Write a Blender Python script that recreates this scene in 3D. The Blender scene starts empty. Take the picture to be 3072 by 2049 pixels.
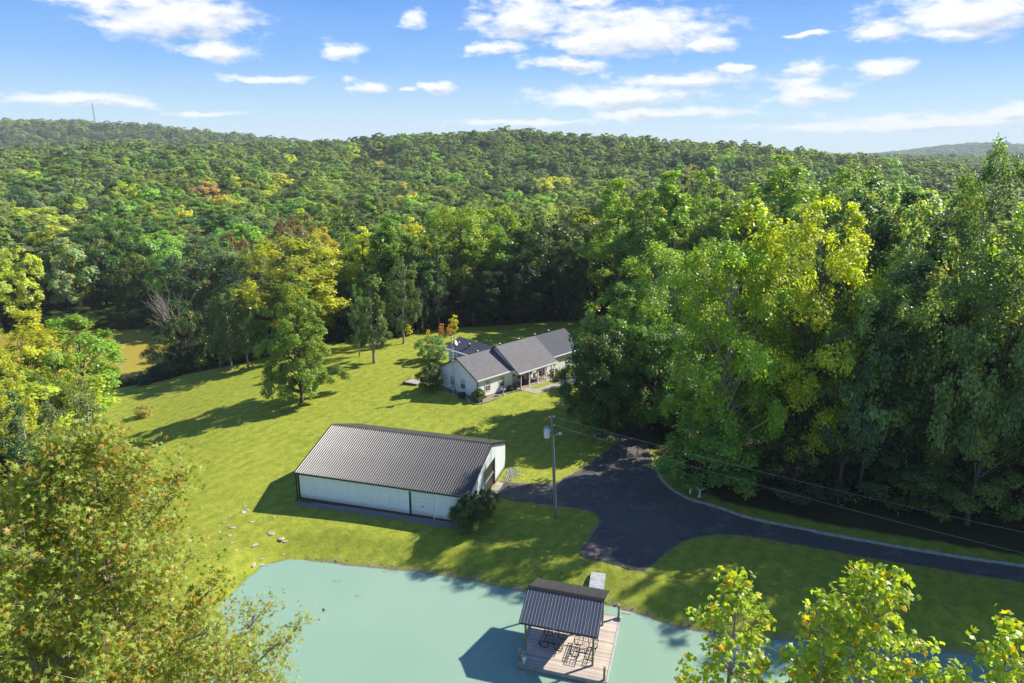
import bpy, math, random
import numpy as np
from mathutils import Vector, Matrix
from mathutils.geometry import delaunay_2d_cdt

scene = bpy.context.scene
COL = scene.collection
R = math.radians

# ------------------------------------------------------------------ camera
CAM_H, PITCH, FOC = 32.0, R(15.6), 2047.7          # focal length in photo pixels (3072 wide)
cam_data = bpy.data.cameras.new('camera')
cam_data.lens = 24.0
cam_data.sensor_width = 36.0
cam_data.clip_start = 0.5
cam_data.clip_end = 20000
cam = bpy.data.objects.new('camera', cam_data)
cam.location = (0, 0, CAM_H)
cam.rotation_euler = (math.pi / 2 - PITCH, 0, 0)
COL.objects.link(cam)
scene.camera = cam

# ------------------------------------------------------------------ exposure
scene.view_settings.view_transform = 'Standard'
scene.view_settings.look = 'None'
scene.view_settings.gamma = 1.0
scene.view_settings.use_curve_mapping = False
EXPO = 1.28
scene.view_settings.exposure = EXPO
scene.cycles.max_bounces = 7
scene.cycles.diffuse_bounces = 4
scene.cycles.glossy_bounces = 2
scene.cycles.transmission_bounces = 3
scene.cycles.transparent_max_bounces = 6
scene.cycles.volume_bounces = 0
scene.cycles.caustics_reflective = False
scene.cycles.caustics_refractive = False
scene.cycles.use_denoising = True
scene.cycles.denoiser = 'OPENIMAGEDENOISE'
scene.cycles.denoising_prefilter = 'NONE'

# ------------------------------------------------------------------ sun
SUN_AZ, SUN_EL = R(23.5), R(39.5)                       # azimuth measured from +X towards +Y
sd = Vector((math.cos(SUN_EL) * math.cos(SUN_AZ), math.cos(SUN_EL) * math.sin(SUN_AZ), math.sin(SUN_EL)))
sun_data = bpy.data.lights.new('sun', 'SUN')
sun_data.energy = 4.0
sun_data.angle = R(0.55)
sun_data.color = (1.0, 0.93, 0.80)
sun = bpy.data.objects.new('sun', sun_data)
sun.rotation_euler = sd.to_track_quat('Z', 'Y').to_euler()
sun.location = (60, 20, 80)
COL.objects.link(sun)

# ------------------------------------------------------------------ sky
def pix_dir(u, v):                                   # direction of a photo pixel (3072 x 2049)
    a, b = u - 1536.0, v - 1024.5
    return Vector((a, FOC * math.cos(PITCH) - b * math.sin(PITCH), -FOC * math.sin(PITCH) - b * math.cos(PITCH)))

world = bpy.data.worlds.new('World')
scene.world = world
world.use_nodes = True
wn, wl = world.node_tree.nodes, world.node_tree.links
wn.clear()
def N(nodes, kind, **kw):
    n = nodes.new(kind)
    for k, v in kw.items():
        if k.startswith('in_'):
            key = k[3:]
            key = int(key) if key.isdigit() else key.replace('_', ' ')
            n.inputs[key].default_value = v
        else:
            setattr(n, k, v)
    return n
w_out = N(wn, 'ShaderNodeOutputWorld')
w_bg = N(wn, 'ShaderNodeBackground', in_Strength=0.09)
wl.new(w_bg.outputs[0], w_out.inputs[0])
sky = N(wn, 'ShaderNodeTexSky', sky_type='NISHITA', sun_disc=False, sun_elevation=SUN_EL,
        sun_rotation=math.pi / 2 - SUN_AZ, altitude=200, air_density=1.0, dust_density=0.35, ozone_density=2.2)
tc = N(wn, 'ShaderNodeTexCoord')
sep = N(wn, 'ShaderNodeSeparateXYZ')
wl.new(tc.outputs['Generated'], sep.inputs[0])
def wmath(op, a, b=None, c=None):
    n = N(wn, 'ShaderNodeMath', operation=op)
    for i, x in enumerate((a, b, c)):
        if x is None: continue
        if isinstance(x, (int, float)): n.inputs[i].default_value = x
        else: wl.new(x, n.inputs[i])
    return n.outputs[0]
az = wmath('ARCTAN2', sep.outputs[0], sep.outputs[1])
elv = wmath('ARCSINE', sep.outputs[2])
comb = N(wn, 'ShaderNodeCombineXYZ')
wl.new(az, comb.inputs[0]); wl.new(elv, comb.inputs[1])
# stretched cloud noise: wide near the horizon
stre = N(wn, 'ShaderNodeVectorMath', operation='MULTIPLY')
stre.inputs[1].default_value = (1.0, 2.4, 1.0)
wl.new(comb.outputs[0], stre.inputs[0])
n1 = N(wn, 'ShaderNodeTexNoise', in_Scale=13.0, in_Detail=7.0, in_Roughness=0.62)
n2 = N(wn, 'ShaderNodeTexNoise', in_Scale=30.0, in_Detail=5.0, in_Roughness=0.6)
wl.new(stre.outputs[0], n1.inputs['Vector']); wl.new(stre.outputs[0], n2.inputs['Vector'])
wob = N(wn, 'ShaderNodeVectorMath', operation='SUBTRACT'); wob.inputs[1].default_value = (.5, .5, .5)
wl.new(n1.outputs['Color'], wob.inputs[0])
wob2 = N(wn, 'ShaderNodeVectorMath', operation='MULTIPLY'); wob2.inputs[1].default_value = (0.085, 0.030, 0)
wl.new(wob.outputs[0], wob2.inputs[0])
pos = N(wn, 'ShaderNodeVectorMath', operation='ADD')
wl.new(comb.outputs[0], pos.inputs[0]); wl.new(wob2.outputs[0], pos.inputs[1])
K_ = 3072 / 2351.0
CLOUDS = [(400,34,330,105),(300,2,280,60),(480,20,190,46),(495,112,170,48),(780,116,112,48),(600,180,220,18),
 (840,198,110,25),(1005,200,90,26),(935,204,60,15),(945,42,66,40),(170,230,300,28),(275,240,170,26),
 (1190,40,220,110),(1140,112,150,32),(1440,72,440,112),(1640,102,110,40),(1300,146,220,32),(1350,8,130,30),
 (1570,186,340,40),(1400,222,450,54),(1520,262,400,30),(1850,212,200,46),(1855,160,95,36),(2025,158,135,38),
 (2025,75,120,42),(1850,80,110,12),(2230,25,320,105),(2180,82,130,28),(1700,157,66,18),(1200,283,440,20),
 (2150,278,460,38),(2310,258,220,34),(1950,290,540,20),(460,260,150,16),(1330,95,150,70),
 (700,-60,260,70),(1800,-90,420,90),(2600,150,300,50),(-300,120,300,60),(-150,-60,240,60),(2800,40,260,90)]
dmin = None; dlow = None
for (cu, cv, cw, ch) in CLOUDS:
    d = pix_dir(cu * K_, cv * K_).normalized()
    a0, e0 = math.atan2(d.x, d.y), math.asin(d.z)
    sx_, sy_ = 1.0 / (0.5 * cw * K_ / FOC * 1.06), 1.0 / (0.5 * ch * K_ / FOC * 1.08)
    m = N(wn, 'ShaderNodeVectorMath', operation='MULTIPLY_ADD')
    m.inputs[1].default_value = (sx_, sy_, 0)
    m.inputs[2].default_value = (-a0 * sx_, -e0 * sy_, 0)
    wl.new(pos.outputs[0], m.inputs[0])
    ln = N(wn, 'ShaderNodeVectorMath', operation='LENGTH')
    wl.new(m.outputs[0], ln.inputs[0])
    dmin = ln.outputs['Value'] if dmin is None else wmath('MINIMUM', dmin, ln.outputs['Value'])
    if ch > 22:
        m2 = N(wn, 'ShaderNodeVectorMath', operation='ADD'); m2.inputs[1].default_value = (-.12, .40, 0)
        wl.new(m.outputs[0], m2.inputs[0])
        l2 = N(wn, 'ShaderNodeVectorMath', operation='LENGTH'); wl.new(m2.outputs[0], l2.inputs[0])
        dlow = l2.outputs['Value'] if dlow is None else wmath('MINIMUM', dlow, l2.outputs['Value'])
# a scatter of generic clouds for the rest of the sky (behind and beside the view)
n3 = N(wn, 'ShaderNodeTexNoise', in_Scale=3.2, in_Detail=4.0, in_Roughness=0.55)
wl.new(tc.outputs['Generated'], n3.inputs['Vector'])
away = wmath('SUBTRACT', wmath('ABSOLUTE', az), 0.95)
hi = wmath('SUBTRACT', elv, 0.36)
outside = N(wn, 'ShaderNodeMath', operation='MULTIPLY', use_clamp=True)
wl.new(wmath('MAXIMUM', away, hi), outside.inputs[0]); outside.inputs[1].default_value = 6.0
gen = wmath('MULTIPLY', wmath('SUBTRACT', n3.outputs['Fac'], 0.56), outside.outputs[0])
dens = wmath('SUBTRACT', 1.0, dmin)
nn = wmath('SUBTRACT', n1.outputs['Fac'], 0.5)
nf = wmath('SUBTRACT', n2.outputs['Fac'], 0.5)
dens = wmath('ADD', dens, wmath('MULTIPLY', nn, 1.5))
dens = wmath('ADD', dens, wmath('MULTIPLY', nf, 1.5))
dens = wmath('MAXIMUM', dens, wmath('MULTIPLY', gen, 5.0))
cov = N(wn, 'ShaderNodeMapRange', interpolation_type='SMOOTHSTEP')
cov.inputs['From Min'].default_value = -0.13; cov.inputs['From Max'].default_value = 0.74
wl.new(dens, cov.inputs['Value'])
# thicker parts are a little greyer underneath
thick = N(wn, 'ShaderNodeMapRange'); thick.inputs['From Min'].default_value = 0.25; thick.inputs['From Max'].default_value = 1.45
low = wmath('SUBTRACT', dmin, dlow)
sh_in = wmath('ADD', wmath('MULTIPLY', dens, .45), wmath('ADD', wmath('MULTIPLY', low, 2.4), wmath('MULTIPLY', nf, -2.2)))
wl.new(sh_in, thick.inputs['Value'])
ccol = N(wn, 'ShaderNodeMixRGB'); ccol.inputs[1].default_value = (4.9, 4.95, 5.0, 1); ccol.inputs[2].default_value = (3.0, 3.25, 3.8, 1)
wl.new(thick.outputs[0], ccol.inputs[0])
# clear-air blue deepening upwards all the way round, mixed with the physical sky
k_ = 1.0 / (2 ** EXPO * 0.09)
grad = N(wn, 'ShaderNodeValToRGB')
for i_, (e_, c_) in enumerate(((0.0, (.68, .85, .92)), (.05, (.47, .74, .94)), (.115, (.175, .48, .97)), (.19, (.07, .32, .93)), (.5, (.05, .22, .70)), (1.0, (.035, .15, .50)))):
    el_ = grad.color_ramp.elements
    q_ = el_[i_] if i_ < 2 else el_.new(e_)
    q_.position = e_; q_.color = (*c_, 1)
wl.new(sep.outputs[2], grad.inputs['Fac'])
gk = N(wn, 'ShaderNodeVectorMath', operation='SCALE'); gk.inputs['Scale'].default_value = k_
wl.new(grad.outputs['Color'], gk.inputs[0])
hsv = N(wn, 'ShaderNodeMixRGB', in_0=0.93)
wl.new(sky.outputs[0], hsv.inputs[1]); wl.new(gk.outputs[0], hsv.inputs[2])
mixc = N(wn, 'ShaderNodeMixRGB')
covm = wmath('MULTIPLY', cov.outputs[0], 0.97)
wl.new(covm, mixc.inputs[0]); wl.new(hsv.outputs[0], mixc.inputs[1]); wl.new(ccol.outputs[0], mixc.inputs[2])
wl.new(mixc.outputs[0], w_bg.inputs['Color'])
world.cycles.sampling_method = 'MANUAL'
world.cycles.sample_map_resolution = 512

# ------------------------------------------------------------------ geometry helpers
def at(u, v, z=0.0, K=K_):
    """World point at height z seen at pixel (u, v) of the 2351-wide survey of the photograph."""
    d = pix_dir(u * K, v * K)
    t = (z - CAM_H) / d.z
    return Vector((d.x * t, d.y * t, z))
def aty(u, v, y, K=K_):
    """World point at forward distance y seen at pixel (u, v)."""
    d = pix_dir(u * K, v * K)
    t = y / d.y
    return Vector((d.x * t, y, CAM_H + d.z * t))

def smooth(x, a, b):
    t = np.clip((x - a) / (b - a), 0, 1)
    return t * t * (3 - 2 * t)

def sdf(poly, X, Y):
    """Signed distance to a polygon, positive inside."""
    P = np.array(poly, float)
    X = np.asarray(X, float); Y = np.asarray(Y, float)
    d = np.full(X.shape, 1e18); inside = np.zeros(X.shape, bool)
    n = len(P)
    for i in range(n):
        a, b = P[i], P[(i + 1) % n]
        ex, ey = b - a
        wx, wy = X - a[0], Y - a[1]
        t = np.clip((wx * ex + wy * ey) / (ex * ex + ey * ey + 1e-12), 0, 1)
        d = np.minimum(d, (wx - ex * t) ** 2 + (wy - ey * t) ** 2)
        c = ((a[1] > Y) != (b[1] > Y)) & (X < (b[0] - a[0]) * (Y - a[1]) / (b[1] - a[1] + 1e-12) + a[0])
        inside ^= c
    d = np.sqrt(d)
    return np.where(inside, d, -d)

POND = [(-21.5,44),(-20.9,47.1),(-20.3,49.5),(-19,50.5),(-17.3,50.6),(-13,49.9),(-7.8,49.1),(-3.5,48),(0.4,46.6),(4,45.9),
        (7.7,44.7),(10,43.6),(12,42.3),(15,41.6),(18.3,41.1),(25.2,40.2),(31,39.6),(35,39),(44,37),(50,34),(50,29),(40,27),
        (20,27.5),(8,27),(-2,26.5),(-11,27),(-18,30),(-21,36)]
BROWN = [(-140,140),(-118,152),(-100,157),(-86,157),(-72,152),(-60,140),(-58,131),(-64,121),(-74,113),(-90,110),(-120,118),(-145,130)]
OPEN = [(-66,84),(-66,100),(-57,107),(-50,110),(-42,113),(-33,117),(-27,112),(-21,117),(-17,120),(-10,123.5),(-2,125.5),(12,128.5),(20,130),
        (22,118),(24,104),(22,94),(12,84),(10.5,76),(15.5,69),(16.5,62),(19.5,58),(28,53.5),(41,49),(60,43.5),(90,36),(90,10),(0,5),(-60,10),
        (-46,30),(-38,45),(-38,55),(-42,68),(-50,78)]
POND_Z, BROWN_Z = -1.15, -9.0

def und(x, y):
    return (np.sin(x * .11 + 1.3) * np.cos(y * .09 + .4) + .5 * np.sin(x * .23 + y * .19))
def G(x, y, cx, cy, sx, sy, amp, rot=0.0):
    c, s = math.cos(rot), math.sin(rot)
    dx, dy = x - cx, y - cy
    a, b = dx * c + dy * s, -dx * s + dy * c
    return amp * np.exp(-(a / sx) ** 2 - (b / sy) ** 2)
def ground_z(x, y):
    x = np.asarray(x, float); y = np.asarray(y, float)
    near = np.zeros(x.shape)
    near += 0.45 * (1 - smooth(np.hypot(x - 1.5, y - 92.5), 11.5, 19))
    near -= 3.2 * smooth(-x, 27, 60)
    near -= 0.5 * smooth(-x, 12, 30)
    near += 0.25 * und(x, y) * smooth(np.hypot((x - 8) * .8, y - 62), 30, 50)
    # bank falling to the brown pond
    dl = np.minimum(-(x + 41), (y - 104 - 0.32 * (x + 60)) * 1.0)
    bank = sdf([(-400,108),(-57,107),(-50,110.5),(-42,113.5),(-33,118),(-25,150),(-30,400),(-400,400)], x, y)
    near -= 6.2 * smooth(bank, -4, 22)
    bank2 = sdf([(-400,70),(-66,82),(-66,100),(-57,107),(-400,110)], x, y)
    near -= 5.8 * smooth(bank2, -4, 20) * (1 - smooth(bank, -4, 22))
    near += 1.2 * smooth(x, 22, 60) * smooth(y, 52, 75)
    # far hills
    r = np.hypot(x, y)
    far = -9 + 2.2 * und(x * .35, y * .35)
    far = far + G(x, y, -400, 640, 330, 190, 27, -.10) + G(x, y, -260, 420, 190, 120, 9)
    far = far + G(x, y, -1000, 1500, 620, 260, 74, -.20)
    far = far + G(x, y, 40, 780, 240, 170, 34, -.12) + G(x, y, -150, 880, 200, 150, 15)
    far = far + G(x, y, 250, 640, 150, 150, 13, -.4) + G(x, y, 620, 760, 360, 220, 3)
    far = far + G(x, y, 150, 230, 150, 90, 7) + G(x, y, 100, 1500, 2600, 500, 14)
    far = far + G(x, y, 2480, 3700, 360, 420, 66) + G(x, y, 2150, 3500, 200, 420, 8) + G(x, y, 1400, 3900, 380, 500, 22)
    w = smooth(r, 135, 260)
    z = near * (1 - w) + far * w
    bp = sdf(BROWN, x, y)
    z = np.where(bp > -14, z + (np.minimum(z, BROWN_Z + 1.2) - z) * smooth(bp, -14, -3), z)
    z = np.where(bp > -3, z + (BROWN_Z - 1.5 - z) * smooth(bp, -2.5, 1.5), z)
    pd = sdf(POND, x, y)
    z = z - (0.95 * smooth(pd, -3.2, -0.1) + 1.6 * smooth(pd, -0.1, 2.5))
    return z
def gz(x, y):
    return float(ground_z(np.array([x]), np.array([y]))[0])

# ------------------------------------------------------------------ mesh helpers
def fastmesh(name, V, F):
    V = np.asarray(V, np.float32); F = np.asarray(F, np.int32)
    m = bpy.data.meshes.new(name)
    m.vertices.add(len(V)); m.vertices.foreach_set('co', V.ravel())
    k = F.shape[1]
    m.loops.add(F.size); m.polygons.add(len(F))
    m.polygons.foreach_set('loop_start', np.arange(0, F.size, k, dtype=np.int32))
    m.loops.foreach_set('vertex_index', F.ravel())
    m.update(calc_edges=True)
    return m
def fattr(mesh, name, vals):
    a = mesh.attributes.new(name, 'FLOAT', 'POINT')
    a.data.foreach_set('value', np.asarray(vals, np.float32))
def link(name, mesh, mat=None, parent=None, loc=None, rot=None, scale=None):
    o = bpy.data.objects.new(name, mesh)
    if mat is not None and mesh is not None and len(mesh.materials) == 0:
        mesh.materials.append(mat)
    if parent is not None: o.parent = parent
    if loc is not None: o.location = loc
    if rot is not None: o.rotation_euler = rot
    if scale is not None: o.scale = scale
    COL.objects.link(o)
    return o
def tag(o, label=None, cat=None, group=None, kind=None):
    if label: o['label'] = label
    if cat: o['category'] = cat
    if group: o['group'] = group
    if kind: o['kind'] = kind
    return o
def empty(name, label, cat, loc=(0, 0, 0), rz=0.0, group=None):
    o = bpy.data.objects.new(name, None)
    o.empty_display_size = .2
    o.location = loc; o.rotation_euler = (0, 0, rz)
    COL.objects.link(o)
    return tag(o, label, cat, group)

class MB:
    def __init__(s): s.v = []; s.f = []
    def add(s, vs, fs):
        n = len(s.v); s.v += [tuple(v) for v in vs]; s.f += [tuple(i + n for i in f) for f in fs]; return s
    def box(s, x0, x1, y0, y1, z0, z1):
        return s.add([(x0,y0,z0),(x1,y0,z0),(x1,y1,z0),(x0,y1,z0),(x0,y0,z1),(x1,y0,z1),(x1,y1,z1),(x0,y1,z1)],
                     [(0,3,2,1),(4,5,6,7),(0,1,5,4),(1,2,6,5),(2,3,7,6),(3,0,4,7)])
    def tube(s, p0, p1, r0, r1=None, n=8, caps=True):
        r1 = r0 if r1 is None else r1
        p0, p1 = Vector(p0), Vector(p1)
        d = (p1 - p0).normalized()
        a = d.cross(Vector((0, 0, 1)))
        if a.length < 1e-3: a = Vector((1, 0, 0))
        a.normalize(); b = d.cross(a)
        vs = []
        for p, r in ((p0, r0), (p1, r1)):
            for i in range(n):
                t = 2 * math.pi * i / n
                vs.append(p + (a * math.cos(t) + b * math.sin(t)) * r)
        fs = [(i, (i + 1) % n, n + (i + 1) % n, n + i) for i in range(n)]
        if caps: fs += [tuple(range(n - 1, -1, -1)), tuple(range(n, 2 * n))]
        return s.add(vs, fs)
    def path(s, pts, r, n=6):
        for a, b in zip(pts[:-1], pts[1:]): s.tube(a, b, r, r, n)
        return s
    def prism(s, poly, z0, z1):
        n = len(poly)
        return s.add([(x, y, z0) for x, y in poly] + [(x, y, z1) for x, y in poly],
                     [tuple(range(n - 1, -1, -1)), tuple(range(n, 2 * n))] + [(i, (i + 1) % n, n + (i + 1) % n, n + i) for i in range(n)])
    def slab(s, quad, t):
        """Thick slab under a planar polygon (thickness t straight down)."""
        n = len(quad)
        return s.add([q for q in quad] + [(x, y, z - t) for x, y, z in quad],
                     [tuple(range(n)), tuple(range(2 * n - 1, n - 1, -1))] + [(i, n + i, n + (i + 1) % n, (i + 1) % n) for i in range(n)])
    def lathe(s, prof, n=12, c=(0, 0, 0)):
        vs = []
        for r, z in prof:
            for i in range(n):
                t = 2 * math.pi * i / n
                vs.append((c[0] + r * math.cos(t), c[1] + r * math.sin(t), c[2] + z))
        fs = []
        for k in range(len(prof) - 1):
            for i in range(n):
                fs.append((k*n+i, k*n+(i+1)%n, (k+1)*n+(i+1)%n, (k+1)*n+i))
        fs += [tuple(range(n - 1, -1, -1)), tuple(range((len(prof)-1)*n, len(prof)*n))]
        return s.add(vs, fs)
    def mesh(s, name='mesh'):
        m = bpy.data.meshes.new(name); m.from_pydata(s.v, [], s.f); m.update(); return m
    def build(s, name, mat, parent=None, loc=None, rot=None, smooth_=False):
        m = s.mesh(name)
        if smooth_: m.polygons.foreach_set('use_smooth', [True] * len(m.polygons))
        return link(name, m, mat, parent, loc, rot)

# ------------------------------------------------------------------ materials
def new_mat(name):
    m = bpy.data.materials.new(name); m.use_nodes = True
    m.node_tree.nodes.clear()
    return m, m.node_tree.nodes, m.node_tree.links
def M_(nodes, links, op, a, b=None, clamp=False):
    n = nodes.new('ShaderNodeMath'); n.operation = op; n.use_clamp = clamp
    for i, x in enumerate((a, b)):
        if x is None: continue
        if isinstance(x, (int, float)): n.inputs[i].default_value = x
        else: links.new(x, n.inputs[i])
    return n.outputs[0]
def mixrgb(nodes, links, fac, a, b, mode='MIX'):
    n = nodes.new('ShaderNodeMixRGB'); n.blend_type = mode
    for i, x in enumerate((fac, a, b)):
        if isinstance(x, (int, float)): n.inputs[i].default_value = x if i == 0 else (x, x, x, 1)
        elif isinstance(x, tuple): n.inputs[i].default_value = (*x[:3], 1)
        else: links.new(x, n.inputs[i])
    return n.outputs[0]
def maprange(nodes, links, v, a, b, c=0.0, d=1.0, smooth_=True):
    n = nodes.new('ShaderNodeMapRange')
    if smooth_: n.interpolation_type = 'SMOOTHSTEP'
    links.new(v, n.inputs['Value'])
    n.inputs['From Min'].default_value = a; n.inputs['From Max'].default_value = b
    n.inputs['To Min'].default_value = c; n.inputs['To Max'].default_value = d
    return n.outputs[0]
def noise(nodes, links, vec, scale, detail=3, rough=.55, out='Fac'):
    n = nodes.new('ShaderNodeTexNoise')
    n.inputs['Scale'].default_value = scale; n.inputs['Detail'].default_value = detail; n.inputs['Roughness'].default_value = rough
    if vec is not None: links.new(vec, n.inputs['Vector'])
    return n.outputs[out]
def simple(name, col, rough=.6, var=.12, scale=3.0, metal=0.0, spec=.4, col2=None, bump=0.0, bscale=20, objvar=0.0, stretch=None):
    m, nd, lk = new_mat(name)
    out = nd.new('ShaderNodeOutputMaterial'); p = nd.new('ShaderNodeBsdfPrincipled')
    lk.new(p.outputs[0], out.inputs[0])
    t = nd.new('ShaderNodeTexCoord'); vec = t.outputs['Object']
    if stretch:
        mp = nd.new('ShaderNodeVectorMath'); mp.operation = 'MULTIPLY'; mp.inputs[1].default_value = stretch
        lk.new(vec, mp.inputs[0]); vec = mp.outputs[0]
    f = noise(nd, lk, vec, scale, 4)
    f2 = maprange(nd, lk, f, .3, .7)
    c2 = col2 or tuple(max(0, c * (1 - var * 2)) for c in col)
    c = mixrgb(nd, lk, f2, col, c2)
    if objvar:
        oi = nd.new('ShaderNodeObjectInfo')
        k = M_(nd, lk, 'ADD', M_(nd, lk, 'MULTIPLY', oi.outputs['Random'], 2 * objvar), 1 - objvar)
        c = mixrgb(nd, lk, 1.0, c, k, 'MULTIPLY')
    lk.new(c, p.inputs['Base Color'])
    p.inputs['Roughness'].default_value = rough; p.inputs['Metallic'].default_value = metal
    p.inputs['Specular IOR Level'].default_value = spec
    if bump:
        b = nd.new('ShaderNodeBump'); b.inputs['Strength'].default_value = bump; b.inputs['Distance'].default_value = .02
        lk.new(noise(nd, lk, vec, bscale, 3), b.inputs['Height']); lk.new(b.outputs[0], p.inputs['Normal'])
    return m

MT = {}
MT['white_metal'] = simple('white_ribbed_metal', (.78,.84,.83), .45, .04, .6)
MT['trim_dark'] = simple('dark_bronze_trim', (.022,.019,.018), .4, .1)
MT['trim_white'] = simple('white_trim', (.72,.72,.70), .5, .04)
MT['roof_metal'] = simple('dark_bronze_roof_metal', (.070,.068,.070), .36, .10, .5, metal=.25, spec=.5, objvar=.06)
MT['roof_blue'] = simple('charcoal_blue_roof_metal', (.055,.068,.095), .38, .10, .5, metal=.1, spec=.5, objvar=.05)
MT['rib_pale'] = simple('pale_roof_rib', (.55,.55,.55), .35, .10, 2, metal=.3)  # pale tone for the shelter's rib strips and one dock rim board
MT['door_white'] = simple('white_door', (.66,.70,.68), .5, .04, 1.0)
MT['door_dark'] = simple('black_door', (.012,.012,.014), .35, .05)
MT['glass'] = simple('dark_window_glass', (.02,.025,.03), .06, .1, spec=.9)
MT['curtain'] = simple('pale_curtain', (.5,.49,.43), .8, .1, 6)
MT['wood_plank'] = simple('weathered_dock_plank', (.54,.465,.385), .75, .16, 2.0, col2=(.42,.35,.29), bump=.3, bscale=14, objvar=.22, stretch=(.35, 5, 5))
MT['wood_grey'] = simple('grey_weathered_wood', (.30,.29,.27), .8, .15, 2.5, bump=.3)
MT['wood_post'] = simple('treated_timber_post', (.23,.20,.11), .75, .18, 2.0, bump=.3)
MT['wood_brown'] = simple('brown_stained_wood', (.11,.055,.03), .7, .15, 3)
MT['pole_wood'] = simple('grey_utility_pole_wood', (.21,.20,.16), .85, .2, 1.5, bump=.5, stretch=(4,4,.4))
MT['wood_pale'] = simple('pale_weathered_gangway_wood', (.40,.42,.43), .8, .12, 2.5, bump=.3, objvar=.12)
MT['rock'] = simple('pale_limestone', (.44,.40,.34), .9, .2, 3.0, bump=.6, objvar=.2)
MT['rock_dull'] = simple('grey_brown_stone', (.27,.24,.20), .9, .25, 3.0, bump=.6, objvar=.25)
MT['gravel'] = simple('blue_grey_gravel', (.33,.33,.33), .9, .30, 9.0, bump=.5)
MT['concrete'] = simple('aged_concrete', (.36,.33,.29), .9, .12, .8, bump=.3)
MT['kerb'] = simple('pale_kerb_stone', (.50,.48,.44), .9, .2, 1.5, bump=.4)
MT['steel'] = simple('galvanised_steel', (.42,.44,.45), .4, .08, 3, metal=.5)
MT['transformer'] = simple('pale_grey_enamel', (.55,.60,.62), .4, .04, 2)
MT['black_metal'] = simple('black_coated_steel', (.015,.015,.016), .45, .1)
MT['white_paint'] = simple('white_paint', (.72,.73,.72), .5, .05)
MT['wire'] = simple('aluminium_wire', (.34,.35,.36), .5, .05)
MT['found'] = simple('grey_block_foundation', (.28,.30,.30), .9, .1, 2)
MT['skirt'] = simple('brown_skirt_board', (.10,.075,.05), .85, .2, 2)
MT['porch'] = simple('porch_slab', (.36,.31,.25), .85, .1, 1.2)
MT['teal_hose'] = simple('teal_hose', (.16,.36,.34), .5, .1)
MT['bark'] = simple('grey_brown_bark', (.13,.105,.08), .9, .3, 2.2, bump=.6, stretch=(3,3,.6))
MT['bark_pale'] = simple('pale_grey_bark', (.34,.31,.27), .85, .25, 2.2, col2=(.17,.14,.11), bump=.4, stretch=(2,2,.7))

def grooved(name, col, pitch, axis, depth=.4, rough=.6):
    """Board siding: grooves every `pitch` metres along an axis of the part."""
    m, nd, lk = new_mat(name)
    out = nd.new('ShaderNodeOutputMaterial'); p = nd.new('ShaderNodeBsdfPrincipled')
    lk.new(p.outputs[0], out.inputs[0])
    t = nd.new('ShaderNodeTexCoord'); s = nd.new('ShaderNodeSeparateXYZ'); lk.new(t.outputs['Object'], s.inputs[0])
    src = s.outputs[axis]
    if axis == 0:
        src = M_(nd, lk, 'ADD', s.outputs[0], s.outputs[1])
    fr = M_(nd, lk, 'FRACT', M_(nd, lk, 'DIVIDE', src, pitch))
    g = maprange(nd, lk, M_(nd, lk, 'ABSOLUTE', M_(nd, lk, 'SUBTRACT', fr, .5)), .40, .48)
    f = maprange(nd, lk, noise(nd, lk, t.outputs['Object'], .9, 4), .3, .7)
    c = mixrgb(nd, lk, f, col, tuple(x * .92 for x in col))
    c = mixrgb(nd, lk, M_(nd, lk, 'MULTIPLY', g, depth), c, tuple(x * .35 for x in col))
    lk.new(c, p.inputs['Base Color']); p.inputs['Roughness'].default_value = rough
    b = nd.new('ShaderNodeBump'); b.inputs['Distance'].default_value = .02; b.inputs['Strength'].default_value = .6; b.invert = True
    lk.new(g, b.inputs['Height']); lk.new(b.outputs[0], p.inputs['Normal'])
    return m
MT['siding'] = grooved('white_board_siding', (.84,.85,.86), .20, 0, .45)

def grimy(name, col):
    m, nd, lk = new_mat(name)
    out = nd.new('ShaderNodeOutputMaterial'); p = nd.new('ShaderNodeBsdfPrincipled'); lk.new(p.outputs[0], out.inputs[0])
    g = nd.new('ShaderNodeNewGeometry'); sp = nd.new('ShaderNodeSeparateXYZ'); lk.new(g.outputs['Position'], sp.inputs[0])
    st = nd.new('ShaderNodeVectorMath'); st.operation = 'MULTIPLY'; st.inputs[1].default_value = (2.2, 2.2, .25); lk.new(g.outputs['Position'], st.inputs[0])
    n1_ = noise(nd, lk, st.outputs[0], 1.4, 5, .7); n2_ = noise(nd, lk, g.outputs['Position'], 2.6, 4, .7)
    c = mixrgb(nd, lk, M_(nd, lk, 'MULTIPLY', maprange(nd, lk, n1_, .45, .7), .30), col, tuple(x * .68 for x in col))
    sl = maprange(nd, lk, M_(nd, lk, 'SUBTRACT', sp.outputs[2], M_(nd, lk, 'MULTIPLY', n2_, .55)), .05, .42, 1.0, 0.0)
    c = mixrgb(nd, lk, M_(nd, lk, 'MULTIPLY', sl, .55), c, (.36, .33, .25))
    lk.new(c, p.inputs['Base Color']); p.inputs['Roughness'].default_value = .45
    return m
MT['white_metal'] = grimy('white_ribbed_metal_walls', (.74, .80, .79))
MT['door_white'] = grimy('white_door_panels', (.70, .75, .73))
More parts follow.
